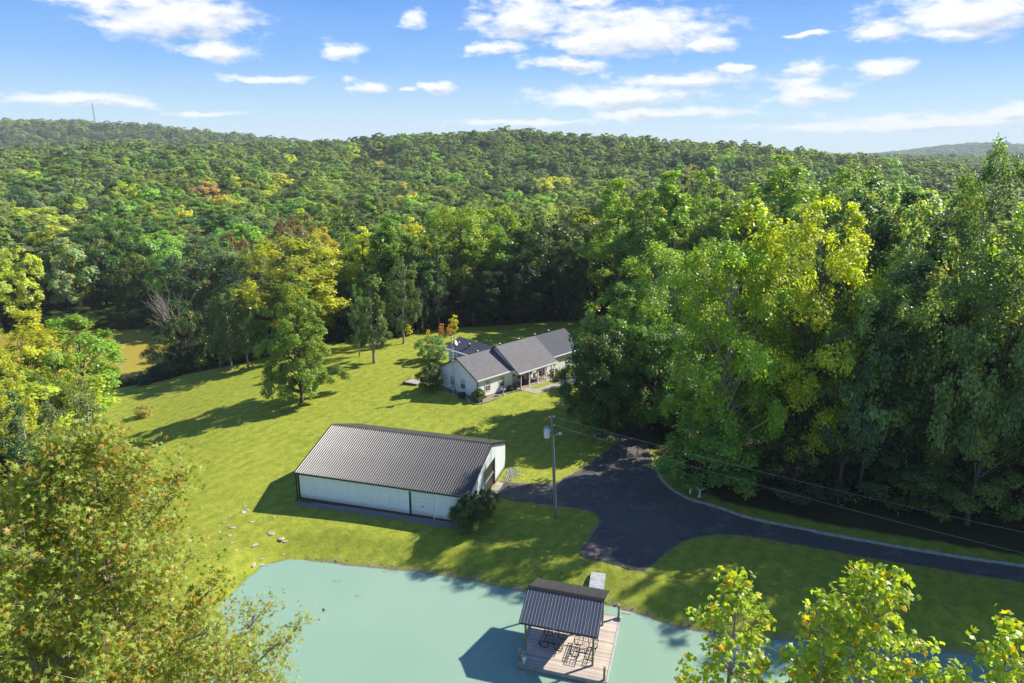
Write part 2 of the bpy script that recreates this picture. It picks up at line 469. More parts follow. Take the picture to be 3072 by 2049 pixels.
def shingles(name, col):
    m, nd, lk = new_mat(name)
    out = nd.new('ShaderNodeOutputMaterial'); p = nd.new('ShaderNodeBsdfPrincipled'); lk.new(p.outputs[0], out.inputs[0])
    t = nd.new('ShaderNodeTexCoord')
    br = nd.new('ShaderNodeTexBrick'); br.inputs['Scale'].default_value = 1.0
    br.inputs['Brick Width'].default_value = .34; br.inputs['Row Height'].default_value = .15; br.inputs['Mortar Size'].default_value = .008
    br.inputs['Color1'].default_value = (*[c * 1.18 for c in col], 1); br.inputs['Color2'].default_value = (*[c * .82 for c in col], 1)
    br.inputs['Mortar'].default_value = (*[c * .5 for c in col], 1)
    lk.new(t.outputs['Object'], br.inputs['Vector'])
    f = maprange(nd, lk, noise(nd, lk, t.outputs['Object'], .7, 5, .7), .3, .7)
    c = mixrgb(nd, lk, f, (.88, .88, .88), (1.12, 1.1, 1.08))
    c = mixrgb(nd, lk, 1.0, br.outputs['Color'], c, 'MULTIPLY')
    sp = noise(nd, lk, t.outputs['Object'], 22, 2)
    c = mixrgb(nd, lk, .35, c, mixrgb(nd, lk, maprange(nd, lk, sp, .35, .65), tuple(x * .6 for x in col), tuple(x * 1.5 for x in col)))
    lk.new(c, p.inputs['Base Color']); p.inputs['Roughness'].default_value = .85
    return m
MT['shingle'] = shingles('grey_brown_shingles', (.115,.112,.122))
MT['shingle_shade_tone'] = shingles('shade_darkened_shingles', (.048,.055,.075))  # shade over the right wing's roof put into a darker shingle colour

def water_mat(name, col, rough=.08, bump=.15, scale=.9, sss=0.0, shallow=None):
    m, nd, lk = new_mat(name)
    out = nd.new('ShaderNodeOutputMaterial'); p = nd.new('ShaderNodeBsdfPrincipled'); lk.new(p.outputs[0], out.inputs[0])
    t = nd.new('ShaderNodeTexCoord')
    f = maprange(nd, lk, noise(nd, lk, t.outputs['Object'], .07, 4), .35, .65)
    c = mixrgb(nd, lk, f, col, tuple(x * y for x, y in zip(col, (.90, .96, .93))))
    if shallow:
        # silt and weed showing through near the upper-left shore
        f2 = maprange(nd, lk, noise(nd, lk, t.outputs['Object'], .5, 5, .65), .60, .72)
        a = nd.new('ShaderNodeAttribute'); a.attribute_name = 'shore'
        c = mixrgb(nd, lk, M_(nd, lk, 'MULTIPLY', f2, a.outputs['Fac']), c, shallow)
    lk.new(c, p.inputs['Base Color'])
    p.inputs['Roughness'].default_value = rough; p.inputs['IOR'].default_value = 1.33
    p.inputs['Specular IOR Level'].default_value = .5
    if sss:
        p.inputs['Subsurface Weight'].default_value = 1.0
        p.inputs['Subsurface Radius'].default_value = (1.0, 1.0, 1.0); p.inputs['Subsurface Scale'].default_value = sss
    b = nd.new('ShaderNodeBump'); b.inputs['Distance'].default_value = .03; b.inputs['Strength'].default_value = bump
    lk.new(noise(nd, lk, t.outputs['Object'], scale, 4), b.inputs['Height']); lk.new(b.outputs[0], p.inputs['Normal'])
    return m
MT['pond'] = water_mat('milky_turquoise_water', (.245,.360,.275), .05, .06, 1.4, sss=.5, shallow=(.15,.20,.08))
MT['brown_pond'] = water_mat('muddy_brown_water', (.36,.285,.05), .06, .08, 1.0)

def asphalt():
    m, nd, lk = new_mat('worn_dark_asphalt')
    out = nd.new('ShaderNodeOutputMaterial'); p = nd.new('ShaderNodeBsdfPrincipled'); lk.new(p.outputs[0], out.inputs[0])
    t = nd.new('ShaderNodeTexCoord'); v = t.outputs['Object']
    big = maprange(nd, lk, noise(nd, lk, v, .16, 5, .6), .35, .65)
    fine = noise(nd, lk, v, 9, 4, .7)
    c = mixrgb(nd, lk, big, (.045,.043,.043), (.090,.082,.074))
    c = mixrgb(nd, lk, .5, c, mixrgb(nd, lk, maprange(nd, lk, fine, .3, .7), (.025,.025,.025), (.16,.145,.13)))
    vo = nd.new('ShaderNodeTexVoronoi'); vo.feature = 'DISTANCE_TO_EDGE'; vo.inputs['Scale'].default_value = .42
    wv = nd.new('ShaderNodeVectorMath'); wv.operation = 'ADD'
    wn_ = nd.new('ShaderNodeVectorMath'); wn_.operation = 'SCALE'; wn_.inputs['Scale'].default_value = 1.6
    lk.new(noise(nd, lk, v, 1.3, 4, .6, 'Color'), wn_.inputs[0]); lk.new(v, wv.inputs[0]); lk.new(wn_.outputs[0], wv.inputs[1]); lk.new(wv.outputs[0], vo.inputs['Vector'])
    crk = maprange(nd, lk, vo.outputs['Distance'], .004, .022, 1.0, 0.0)
    crk = M_(nd, lk, 'MULTIPLY', crk, maprange(nd, lk, noise(nd, lk, v, .3, 3), .48, .6))
    c = mixrgb(nd, lk, M_(nd, lk, 'MULTIPLY', crk, .8), c, (.015, .014, .013))
    grit = maprange(nd, lk, noise(nd, lk, v, 5.5, 3, .8), .66, .72)
    c = mixrgb(nd, lk, M_(nd, lk, 'MULTIPLY', grit, .55), c, (.26, .21, .14))
    pat = maprange(nd, lk, noise(nd, lk, v, .55, 4, .65), .56, .62)
    c = mixrgb(nd, lk, M_(nd, lk, 'MULTIPLY', pat, .45), c, (.15, .14, .125))
    a = nd.new('ShaderNodeAttribute'); a.attribute_name = 'edge'
    e = M_(nd, lk, 'ADD', a.outputs['Fac'], M_(nd, lk, 'MULTIPLY', M_(nd, lk, 'SUBTRACT', noise(nd, lk, v, 2.2, 4), .5), .9))
    c = mixrgb(nd, lk, maprange(nd, lk, e, .55, .9), c, (.19,.15,.11))
    lk.new(c, p.inputs['Base Color']); p.inputs['Roughness'].default_value = .85; p.inputs['Specular IOR Level'].default_value = .3
    b = nd.new('ShaderNodeBump'); b.inputs['Distance'].default_value = .02; b.inputs['Strength'].default_value = .5
    lk.new(fine, b.inputs['Height']); lk.new(b.outputs[0], p.inputs['Normal'])
    return m
MT['asphalt'] = asphalt()

def ground_mat():
    m, nd, lk = new_mat('lawn_and_woodland_floor')
    out = nd.new('ShaderNodeOutputMaterial'); p = nd.new('ShaderNodeBsdfPrincipled'); lk.new(p.outputs[0], out.inputs[0])
    t = nd.new('ShaderNodeTexCoord'); v = t.outputs['Object']
    n_1m = noise(nd, lk, v, 1.1, 5, .75); n_big = noise(nd, lk, v, .045, 4, .6); n_mid = noise(nd, lk, v, .35, 5, .65); n_fine = noise(nd, lk, v, 3.5, 4, .7); n_bl = noise(nd, lk, v, 16, 3, .7)
    c = mixrgb(nd, lk, maprange(nd, lk, n_big, .36, .64), (.165,.225,.026), (.245,.290,.030))
    c = mixrgb(nd, lk, M_(nd, lk, 'MULTIPLY', maprange(nd, lk, n_mid, .52, .75), .55), c, (.125,.190,.016))
    # dry straw and clover patches
    n_d = noise(nd, lk, v, .12, 5, .7)
    c = mixrgb(nd, lk, M_(nd, lk, 'MULTIPLY', maprange(nd, lk, n_d, .54, .72), .60), c, (.34,.26,.045))
    a = nd.new('ShaderNodeAttribute'); a.attribute_name = 'dry'
    dd = M_(nd, lk, 'MULTIPLY', a.outputs['Fac'], maprange(nd, lk, n_mid, .30, .62))
    c = mixrgb(nd, lk, M_(nd, lk, 'MULTIPLY', dd, .75), c, (.27,.165,.03))
    c = mixrgb(nd, lk, .50, c, mixrgb(nd, lk, maprange(nd, lk, n_fine, .3, .7), (.10,.15,.012), (.36,.39,.05)))
    c = mixrgb(nd, lk, .40, c, mixrgb(nd, lk, maprange(nd, lk, n_bl, .3, .7), (.06,.085,.010), (.40,.40,.04)))
    c = mixrgb(nd, lk, .42, c, mixrgb(nd, lk, maprange(nd, lk, n_1m, .36, .64), (.10,.155,.012), (.36,.37,.05)))
    wa = nd.new('ShaderNodeTexWave'); wa.inputs['Scale'].default_value = .19; wa.inputs['Distortion'].default_value = 1.6; wa.inputs['Detail'].default_value = 2
    rt = nd.new('ShaderNodeMapping'); rt.inputs['Rotation'].default_value = (0, 0, .55); lk.new(v, rt.inputs['Vector']); lk.new(rt.outputs[0], wa.inputs['Vector'])
    c = mixrgb(nd, lk, .13, c, mixrgb(nd, lk, wa.outputs['Fac'], (.12, .18, .015), (.34, .38, .03)))
    spk = maprange(nd, lk, noise(nd, lk, v, 7.0, 2, .8), .70, .76)
    c = mixrgb(nd, lk, M_(nd, lk, 'MULTIPLY', spk, .35), c, (.40, .33, .14))
    wd = maprange(nd, lk, noise(nd, lk, v, .85, 4, .7), .60, .70)
    c = mixrgb(nd, lk, M_(nd, lk, 'MULTIPLY', wd, .3), c, (.07, .13, .02))
    fl = mixrgb(nd, lk, maprange(nd, lk, n_mid, .35, .65), (.045,.042,.018), (.030,.045,.010))
    a1 = nd.new('ShaderNodeAttribute'); a1.attribute_name = 'wood'
    wf = maprange(nd, lk, M_(nd, lk, 'ADD', a1.outputs['Fac'], M_(nd, lk, 'MULTIPLY', M_(nd, lk, 'SUBTRACT', n_mid, .5), .6)), .35, .65)
    c = mixrgb(nd, lk, wf, c, fl)
    a2 = nd.new('ShaderNodeAttribute'); a2.attribute_name = 'bare'
    sf = maprange(nd, lk, M_(nd, lk, 'ADD', a2.outputs['Fac'], M_(nd, lk, 'MULTIPLY', M_(nd, lk, 'SUBTRACT', n_fine, .5), 1.1)), .45, .75)
    c = mixrgb(nd, lk, sf, c, mixrgb(nd, lk, maprange(nd, lk, n_bl, .3, .7), (.16,.12,.075), (.34,.28,.20)))
    a3 = nd.new('ShaderNodeAttribute'); a3.attribute_name = 'field'
    c = mixrgb(nd, lk, a3.outputs['Fac'], c, mixrgb(nd, lk, maprange(nd, lk, noise(nd, lk, v, .03, 3), .45, .55), (.20,.20,.06), (.42,.26,.02)))
    lk.new(c, p.inputs['Base Color']); p.inputs['Roughness'].default_value = .9; p.inputs['Specular IOR Level'].default_value = .15
    b = nd.new('ShaderNodeBump'); b.inputs['Distance'].default_value = .10; b.inputs['Strength'].default_value = .55
    hh = M_(nd, lk, 'ADD', n_fine, M_(nd, lk, 'MULTIPLY', n_bl, .8))
    lk.new(hh, b.inputs['Height']); lk.new(b.outputs[0], p.inputs['Normal'])
    return m
MT['ground'] = ground_mat()

AUT = {'leaf': (.42,.34,.03), 'gum': (.46,.23,.05), 'tulip': (.60,.32,.02), 'needle': (.12,.08,.03), 'far': (.30,.32,.05)}
def leaf_mat(name, autumn, transl=.54, spec=.35, random_cols=None):
    m, nd, lk = new_mat(name)
    out = nd.new('ShaderNodeOutputMaterial')
    oi = nd.new('ShaderNodeObjectInfo')
    a = nd.new('ShaderNodeAttribute'); a.attribute_name = 'tint'
    h = nd.new('ShaderNodeAttribute'); h.attribute_name = 'aut'
    if random_cols:
        rp = nd.new('ShaderNodeValToRGB'); rp.color_ramp.interpolation = 'CONSTANT'
        el = rp.color_ramp.elements
        for i, (pos_, c_) in enumerate(random_cols):
            e = el[i] if i < 2 else el.new(pos_)
            e.position = pos_; e.color = (*c_, 1)
        mix_r = oi.outputs['Random']
        # neighbouring trees lean to the same kind
        nz = noise(nd, lk, oi.outputs['Location'], .012, 2)
        s = M_(nd, lk, 'ADD', M_(nd, lk, 'MULTIPLY', mix_r, .50), M_(nd, lk, 'MULTIPLY', M_(nd, lk, 'SUBTRACT', nz, .30), 1.25), True)
        lk.new(s, rp.inputs['Fac']); base = rp.outputs['Color']
        br = M_(nd, lk, 'ADD', M_(nd, lk, 'MULTIPLY', M_(nd, lk, 'FRACT', M_(nd, lk, 'MULTIPLY', mix_r, 37.0)), .45), .78)
        base = mixrgb(nd, lk, 1.0, base, br, 'MULTIPLY')
    else:
        base = oi.outputs['Color']
    k = M_(nd, lk, 'ADD', M_(nd, lk, 'MULTIPLY', a.outputs['Fac'], 1.15), .80)
    c = mixrgb(nd, lk, 1.0, base, k, 'MULTIPLY')
    c = mixrgb(nd, lk, M_(nd, lk, 'MULTIPLY', h.outputs['Fac'], 1.0, True), c, autumn)
    p = nd.new('ShaderNodeBsdfPrincipled')
    lk.new(c, p.inputs['Base Color']); p.inputs['Roughness'].default_value = .42; p.inputs['Specular IOR Level'].default_value = spec * 1.3
    tr = nd.new('ShaderNodeBsdfTranslucent')
    tcx = mixrgb(nd, lk, 1.0, c, (1.75, 1.65, .5), 'MULTIPLY')
    lk.new(tcx, tr.inputs['Color'])
    mx = nd.new('ShaderNodeMixShader'); mx.inputs[0].default_value = transl
    lk.new(p.outputs[0], mx.inputs[1]); lk.new(tr.outputs[0], mx.inputs[2]); lk.new(mx.outputs[0], out.inputs[0])
    return m
PAL = {  # name: colour
 'dark green': (0.048,0.106,0.026), 'deep blue-green': (0.042,0.096,0.038), 'mid green': (0.083,0.168,0.026), 'grey-green': (0.136,0.192,0.080),
 'olive green': (0.141,0.176,0.032), 'light green': (0.152,0.264,0.035), 'yellow-green': (0.264,0.328,0.022), 'bright yellow-green': (0.340,0.340,0.019),
 'golden yellow-green': (0.340,0.340,0.032), 'rusty brown': (0.232,0.104,0.056), 'pinkish orange': (0.340,0.192,0.080), 'cedar green': (0.096,0.147,0.035)}
FAR_COLS = [(0.0, (.080,.120,.055)), (.16, (.110,.155,.062)), (.30, (.140,.190,.070)), (.42, (.185,.250,.080)), (.52, (.150,.195,.078)),
            (.62, (.195,.265,.075)), (.72, (.120,.170,.085)), (.80, (.215,.270,.070)), (.90, (.225,.245,.08)), (.93, (.11,.16,.06)), (.98, (.235,.185,.085))]
MT['leaf'] = leaf_mat('broadleaf_foliage', AUT['leaf'])
MT['leaf_gum'] = leaf_mat('star_leaf_foliage', AUT['gum'], .45, .18)
MT['leaf_tulip'] = leaf_mat('tulip_leaf_foliage', AUT['tulip'], .45, .4)
MT['needle'] = leaf_mat('cedar_foliage', AUT['needle'], .22, .2)
MT['far_leaf'] = leaf_mat('distant_forest_foliage', AUT['far'], .48, .08, FAR_COLS)
# ================================================================== TERRAIN
def axis_coords(lo, hi, d0, d1, step, grow=1.07, far_step=120):
    mid = list(np.arange(d0, d1 + 1e-6, step))
    a = [d0]; s = step
    while a[-1] > lo: s = min(s * grow, far_step); a.append(a[-1] - s)
    b = [d1]; s = step
    while b[-1] < hi: s = min(s * grow, far_step); b.append(b[-1] + s)
    return np.array(sorted(set(a[1:] + mid + b[1:])))
gx = axis_coords(-5200, 5200, -66, 62, .62)
gy = axis_coords(-900, 5600, 18, 128, .62)
X, Y = np.meshgrid(gx, gy)
Z = ground_z(X, Y)
nx, ny = len(gx), len(gy)
V = np.stack([X.ravel(), Y.ravel(), Z.ravel()], 1)
ii = (np.arange(ny - 1)[:, None] * nx + np.arange(nx - 1)[None, :]).ravel()
F = np.stack([ii, ii + 1, ii + nx + 1, ii + nx], 1)
gm = fastmesh('ground', V, F)
gm.polygons.foreach_set('use_smooth', [True] * len(gm.polygons))
op = sdf(OPEN, X, Y); pdn = sdf(POND, X, Y); bpd = sdf(BROWN, X, Y)
DRIVE = [(-1.2,62.5),(0.2,62),(3.9,61.8),(6,63.8),(8,65.9),(9.6,68.4),(11.3,70.7),(12.2,73),(12.6,76),(12.2,82),(11,88),(10.2,92.5),(14.5,95.8),(17,92),(17.3,84),
         (16.6,76),(15.3,70.7),(15.1,68.1),(14.9,65.9),(15.0,62.2),(15.8,59.8),(17.0,58.2),(19,56.9),(20.7,55.3),(22.7,54.2),(25,53.2),(28,51.9),(32.9,50),(37.6,48.4),(40.8,47.5),(52,44.2),(70,40),(100,35),
         (100,32.6),(70,37.8),(52,42.2),(39.4,45.6),(33.6,47.4),(29.9,48.6),(26,50),(23,51.2),(21.8,51.7),(18.7,52.4),(16.1,52.1),(14.4,51.2),(12.5,49.4),(11.1,47.7),(10.5,47.1),(9.3,47.4),(7.5,48.3),(5.7,49.1),
         (6.1,50.8),(7.0,52.5),(7.9,55.0),(7.2,56.4),(4.9,57.2),(2.5,57.8),(-1.1,59.0)]
drd = sdf(DRIVE, X, Y)
wood = smooth(-op, -1.5, 2.5) * (1 - smooth(Y, 26, 22) * 0)
wood = np.where(Y < 27, 0.15, wood)
shore = np.exp(-((pdn - .05) / .24) ** 2) * .62 + .8 * smooth(pdn, .1, .5)
shore = np.maximum(shore, .85 * smooth(bpd, -2, .0))
edge = np.exp(-((drd + .1) / .45) ** 2) * .62
barnc = (-20.2, 58.75)
def barn_uv(x, y):
    c, s = math.cos(R(-16.0)), math.sin(R(-16.0))
    dx, dy = x - barnc[0], y - barnc[1]
    return dx * c + dy * s, -dx * s + dy * c
bu, bv = barn_uv(X, Y)
skirt = smooth(-np.abs(bu - 8.4), -8.8, -8.2) * smooth(-np.abs(bv + .5), -.75, -.45)
bed = sdf([(-9.9,87.2),(-7.0,86.1),(-5.9,84.9),(-5.2,83.1),(-4.1,82.9),(-2.4,84.5),(-1.1,86.5),(1.4,88.5),(0,92),(-8,92)], X, Y)
bare = np.maximum.reduce([shore, edge, skirt, .8 * smooth(bed, -.2, .1)])
fattr(gm, 'wood', wood.ravel()); fattr(gm, 'bare', bare.ravel())
dry = G(X, Y, -41, 84, 9, 2.6, 1.0, .12) + .6 * G(X, Y, -52, 100, 6, 5, 1) + .5 * G(X, Y, -18, 90, 12, 2, 1, .6) + .4 * G(X, Y, -19, 53, 5, 3, 1)
fattr(gm, 'dry', np.clip(dry, 0, 1).ravel())
FIELD = at(868, 362, 24)
FX, FY = -128.0, 640.0
fld = smooth(-np.hypot((X - FX) / 30, (Y - FY) / 85), -1.15, -.85) + smooth(-np.hypot((X + 330) / 40, (Y - 470) / 30), -1.1, -.8)
fattr(gm, 'field', np.clip(fld, 0, 1).ravel())
ground = link('ground', gm, MT['ground']); tag(ground, kind='structure')

# water
def poly_sheet(poly, spacing, zf, grow=0.0):
    P = [Vector(p) for p in poly]
    n = len(P); edges = [(i, (i + 1) % n) for i in range(n)]
    xs = [p.x for p in P]; ys = [p.y for p in P]
    gx_, gy_ = np.meshgrid(np.arange(min(xs), max(xs), spacing), np.arange(min(ys), max(ys), spacing))
    gx_ = gx_ + (np.arange(gx_.shape[0])[:, None] % 2) * spacing * .5
    sd_ = sdf(poly, gx_, gy_)
    pts = P + [Vector((a, b)) for a, b in zip(gx_[sd_ > spacing * .4], gy_[sd_ > spacing * .4])]
    v, e, f, *_ = delaunay_2d_cdt(pts, edges, [], 1, 1e-4)
    va = np.array([(p.x, p.y) for p in v])
    z = zf(va[:, 0], va[:, 1])
    return np.column_stack([va, z]), np.array([list(q)[:3] for q in f], np.int32)
def fine_poly(poly, step, wob=0.0, seed=0):
    rs = np.random.RandomState(seed); out = []
    n = len(poly)
    # Catmull-Rom resample
    for i in range(n):
        p0, p1, p2, p3 = [np.array(poly[(i + k) % n], float) for k in (-1, 0, 1, 2)]
        L = np.linalg.norm(p2 - p1); m = max(1, int(L / step))
        for k in range(m):
            t = k / m
            q = .5 * (2 * p1 + (p2 - p0) * t + (2 * p0 - 5 * p1 + 4 * p2 - p3) * t * t + (3 * p1 - p0 - 3 * p2 + p3) * t ** 3)
            out.append(tuple(q + rs.normal(0, wob, 2)) if wob else tuple(q))
    return out
pv, pf = poly_sheet([(x * 1.0 + (2 if x > 0 else -2.5), y + (2.2 if y > 38 else -2)) for x, y in POND], 2.0, lambda a, b: np.full(a.shape, POND_Z))
pm = fastmesh('pond', pv, pf)
fattr(pm, 'shore', smooth(-pv[:, 0], -2, 12) * smooth(pv[:, 1], 43, 47))
pond = tag(link('pond_water', pm, MT['pond']), kind='structure')
bv_, bf_ = poly_sheet([(x * 1.0, y) for x, y in [(-150,105),(-45,105),(-45,182),(-150,190)]], 8.0, lambda a, b: np.full(a.shape, BROWN_Z))
tag(link('brown_pond_water', fastmesh('brown_pond', bv_, bf_), MT['brown_pond']), kind='structure')

# driveway
dv, df = poly_sheet(fine_poly(DRIVE, .7, .05, 3), .8, lambda a, b: ground_z(a, b) + .035)
dm = fastmesh('driveway', dv, df)
de = sdf(DRIVE, dv[:, 0], dv[:, 1])
fattr(dm, 'edge', np.exp(-(de / .35) ** 2) * .75)
tag(link('driveway', dm, MT['asphalt']), kind='structure')
def open_line(pts, step):
    out = []
    for k in range(len(pts) - 1):
        p0, p1, p2, p3 = [np.array(pts[max(0, min(len(pts) - 1, k + q))], float) for q in (-1, 0, 1, 2)]
        m = max(1, int(round(np.linalg.norm(p2 - p1) / step)))
        for q in range(m):
            t = q / m
            out.append(tuple(.5 * (2 * p1 + (p2 - p0) * t + (2 * p0 - 5 * p1 + 4 * p2 - p3) * t * t + (3 * p1 - p0 - 3 * p2 + p3) * t ** 3)))
    return out + [pts[-1]]
def ribbon(name, pts, w, h, mat, rise=.0):
    mb = MB()
    for k in range(len(pts) - 1):
        a, b = Vector(pts[k]), Vector(pts[k + 1])
        d = (b - a).normalized(); n = Vector((-d.y, d.x)) * w / 2
        za, zb_ = gz(a.x, a.y), gz(b.x, b.y)
        gap = d * .012
        q = [a - n + gap, b - n - gap, b + n - gap, a + n + gap]; zz = [za, zb_, zb_, za]
        mb.add([(p.x, p.y, z - .2) for p, z in zip(q, zz)] + [(p.x, p.y, z + h) for p, z in zip(q, zz)],
               [(0,3,2,1),(4,5,6,7),(0,1,5,4),(1,2,6,5),(2,3,7,6),(3,0,4,7)])
    return mb.build(name, mat)
kp = open_line([(14.9,65.9),(15.0,62.2),(15.8,59.8),(17.0,58.2),(19,56.9),(20.7,55.3),(22.7,54.2),(25,53.2),(28,51.9),(32.9,50),(37.6,48.4),(40.8,47.5),(52,44.2),(70,40.05)], 1.15)
run = kp
rk = [(x + .20, y + .20) for x, y in run]
kerb_root = tag(bpy.data.objects.new('kerb', None), kind='structure'); COL.objects.link(kerb_root)
for k in range(len(rk) - 1):
    a, b = Vector(rk[k]), Vector(rk[k + 1]); L = (b - a).length
    mb = MB().box(.01, L - .01, -.13, .13, -.15, .12)
    o = mb.build('kerb_stone', MT['kerb'], kerb_root, loc=(a.x, a.y, gz(a.x, a.y)), rot=(0, 0, math.atan2(b.y - a.y, b.x - a.x)))

# scattered stones helper --------------------------------------------
def stone_mesh(seed, flat=.6):
    rs = np.random.RandomState(seed)
    t = (1 + 5 ** .5) / 2
    v = np.array([(-1,t,0),(1,t,0),(-1,-t,0),(1,-t,0),(0,-1,t),(0,1,t),(0,-1,-t),(0,1,-t),(t,0,-1),(t,0,1),(-t,0,-1),(-t,0,1)], float) / 1.9
    f = [(0,11,5),(0,5,1),(0,1,7),(0,7,10),(0,10,11),(1,5,9),(5,11,4),(11,10,2),(10,7,6),(7,1,8),(3,9,4),(3,4,2),(3,2,6),(3,6,8),(3,8,9),(4,9,5),(2,4,11),(6,2,10),(8,6,7),(9,8,1)]
    v *= rs.uniform(.7, 1.2, v.shape); v[:, 2] *= flat
    return v, np.array(f, np.int32)
def stones_joined(name, pts, sizes, mat, seed=1, flat=.6):
    rs = np.random.RandomState(seed); Vs, Fs = [], []; n = 0
    proto = [stone_mesh(s + 50, flat) for s in range(6)]
    for p, s in zip(pts, sizes):
        v, f = proto[rs.randint(6)]; a = rs.uniform(0, 6.28); c, q = math.cos(a), math.sin(a)
        w = v * s * .5; w = np.column_stack([w[:, 0] * c - w[:, 1] * q, w[:, 0] * q + w[:, 1] * c, w[:, 2]]) + p
        Vs.append(w); Fs.append(f + n); n += 12
    o = link(name, fastmesh(name, np.concatenate(Vs), np.concatenate(Fs)), mat)
    return tag(o, kind='stuff')
rs = np.random.RandomState(5)
# shoreline pebbles
fp = fine_poly(POND, .3)
pts, sz = [], []
for x, y in fp:
    if y < 36: continue
    for _ in range(3):
        a, b = x + rs.normal(0, .25), y + rs.normal(0, .28)
        s = rs.uniform(.05, .17) * (1.5 if rs.rand() < .06 else 1)
        if rs.rand() < .33: pts.append((a, b, gz(a, b) + .01)); sz.append(s)
tag(stones_joined('shore_gravel', pts, sz, MT['rock_dull'], 2), 'narrow line of brown pebbles along the turquoise pond edge', 'gravel')
# gravel strip under barn wall
pts, sz = [], []
cb, sb = math.cos(R(-16.0)), math.sin(R(-16.0))
for _ in range(3800):
    u, v = rs.uniform(1.2, 17.1), -.12 - abs(rs.normal(0, .38))
    if v < -1.15: continue
    x, y = barnc[0] + u * cb - v * sb, barnc[1] + u * sb + v * cb
    pts.append((x, y, gz(x, y) + .02)); sz.append(rs.uniform(.06, .15))
for _ in range(260):
    u, v = 17.3 + abs(rs.normal(0, .7)), 10.6 + rs.normal(0, .8)
    x, y = barnc[0] + u * cb - v * sb, barnc[1] + u * sb + v * cb
    pts.append((x, y, gz(x, y) + .02)); sz.append(rs.uniform(.07, .2))
tag(stones_joined('barn_gravel', pts, sz, MT['gravel'], 3), 'blue-grey gravel strip along the foot of the barn wall', 'gravel')
# flat limestone pieces showing through the lawn
LS = [(1055,1590,.5),(1062,1572,.4),(1120,1592,.5),(1112,1598,.6),(1128,1590,.45),(1160,1606,.9),(1175,1602,1.0),(1190,1600,.7),(1098,1622,.7),(1148,1618,.5),
      (1058,1660,.8),(1078,1652,1.0),(1048,1668,.6),(975,1553,.5),(985,1520,.5),(1012,1545,.4),(1040,1486,.4),(1001,1565,.5),(1030,1530,.3),(955,1560,.4)]
# survey pixels of these are in the lower-left crop; convert to photo pixels
def c6(x, y): return (x * 900 / 1662, 1200 + y * 849 / 1568)
ROCKS = [(1358,518,.35),(1355,573,.5),(1368,593,.55),(1270,625,.4),(1241,661,.6),(1285,690,.75),(1394,662,.55),(1518,638,.4),(1460,637,.35),(1500,730,1.0),(1553,748,1.15),
         (1408,787,.8),(1441,830,.7),(1436,853,.8),(1395,860,.9),(1268,733,.5),(1283,777,.4),(1565,800,.4),(1213,714,.35),(1345,605,.8),(1580,756,.6)]
rockm = []
for s in range(5):
    v, f = stone_mesh(s + 9, .14); rockm.append(fastmesh('flat_stone', v, f))
def near_pond(r):
    q = at(*c6(r[0], r[1]), -.1, K=1.0); return -float(sdf(POND, np.array([q.x]), np.array([q.y]))[0])
ROCKS.sort(key=near_pond)
ORDW = 'nearest,second,third,fourth,fifth,sixth,seventh,eighth,ninth,tenth,eleventh,twelfth,thirteenth,fourteenth,fifteenth,sixteenth,seventeenth,eighteenth,nineteenth,twentieth,farthest'.split(',')
for k, (x, y, s) in enumerate(ROCKS):
    sx, sy = c6(x, y); p = at(sx, sy, -.1, K=1.0)
    o = link('flat_stone', rockm[k % 5], MT['rock'], loc=(p.x, p.y, gz(p.x, p.y) + .02), rot=(0, 0, k * 1.7), scale=(s * .5, s * .32, s * .12))
    tag(o, f"{'large' if s > .85 else 'small' if s < .5 else 'middling'} pale flat lawn stone, {ORDW[k]} of its kind from the pond edge", 'stone', 'pale stones scattered in the lawn by the pond')

# ================================================================== BARN
def ribbed(w, L, rib_h, n_ribs, rw=.26):
    """Sheet-metal panel: trapezoid ribs running along +Y, width w along X, lying on z=0."""
    prof = []
    p = w / n_ribs
    for k in range(n_ribs):
        x = k * p
        prof += [(x, 0), (x + p * (.5 - rw), 0), (x + p * (.5 - rw * .4), rib_h), (x + p * (.5 + rw * .4), rib_h), (x + p * (.5 + rw * 1.1), 0)]
    prof.append((w, 0))
    v = [(x, 0, z) for x, z in prof] + [(x, L, z) for x, z in prof]
    n = len(prof)
    f = [(i, i + 1, n + i + 1, n + i) for i in range(n - 1)]
    return v, f
def rib_panel_mesh(w, L, h, n, rw=.26):
    m = bpy.data.meshes.new('rib_panel'); v, f = ribbed(w, L, h, n, rw); m.from_pydata(v, [], f); m.update(); return m

BR_ = R(-16.0)
BL, BW, BE, BRZ, BRY = 16.9, 11.8, 2.92, 4.85, 6.8
barn = empty('barn', 'long white metal barn with dark ribbed roof beside the driveway', 'barn', (barnc[0], barnc[1], 0.0), BR_)
ov = .22
slope_f = math.atan2(BRZ - BE, BRY + 0.0)
Lf = math.hypot(BRZ - BE, BRY) + .30
npan = 19; pw = (BL + 2 * ov) / npan
rm = rib_panel_mesh(pw - .003, Lf, .05, 4)
slope_b = math.atan2(BRZ - BE, BW - BRY); Lb0 = math.hypot(BRZ - BE, BW - BRY) + .30
rmb = rib_panel_mesh(pw - .003, Lb0, .05, 4)
for k in range(npan):
    o = link('roof_panel', rm, MT['roof_metal'], barn, loc=(-ov + k * pw, -.30 * math.cos(slope_f), BE - .30 * math.sin(slope_f) + .05), rot=(slope_f, 0, 0))
for k in range(npan):
    o = link('roof_panel', rmb, MT['roof_metal'], barn, loc=(-ov + (k + 1) * pw, BW + .30 * math.cos(slope_b), BE - .30 * math.sin(slope_b) + .05), rot=(slope_b, 0, math.pi))
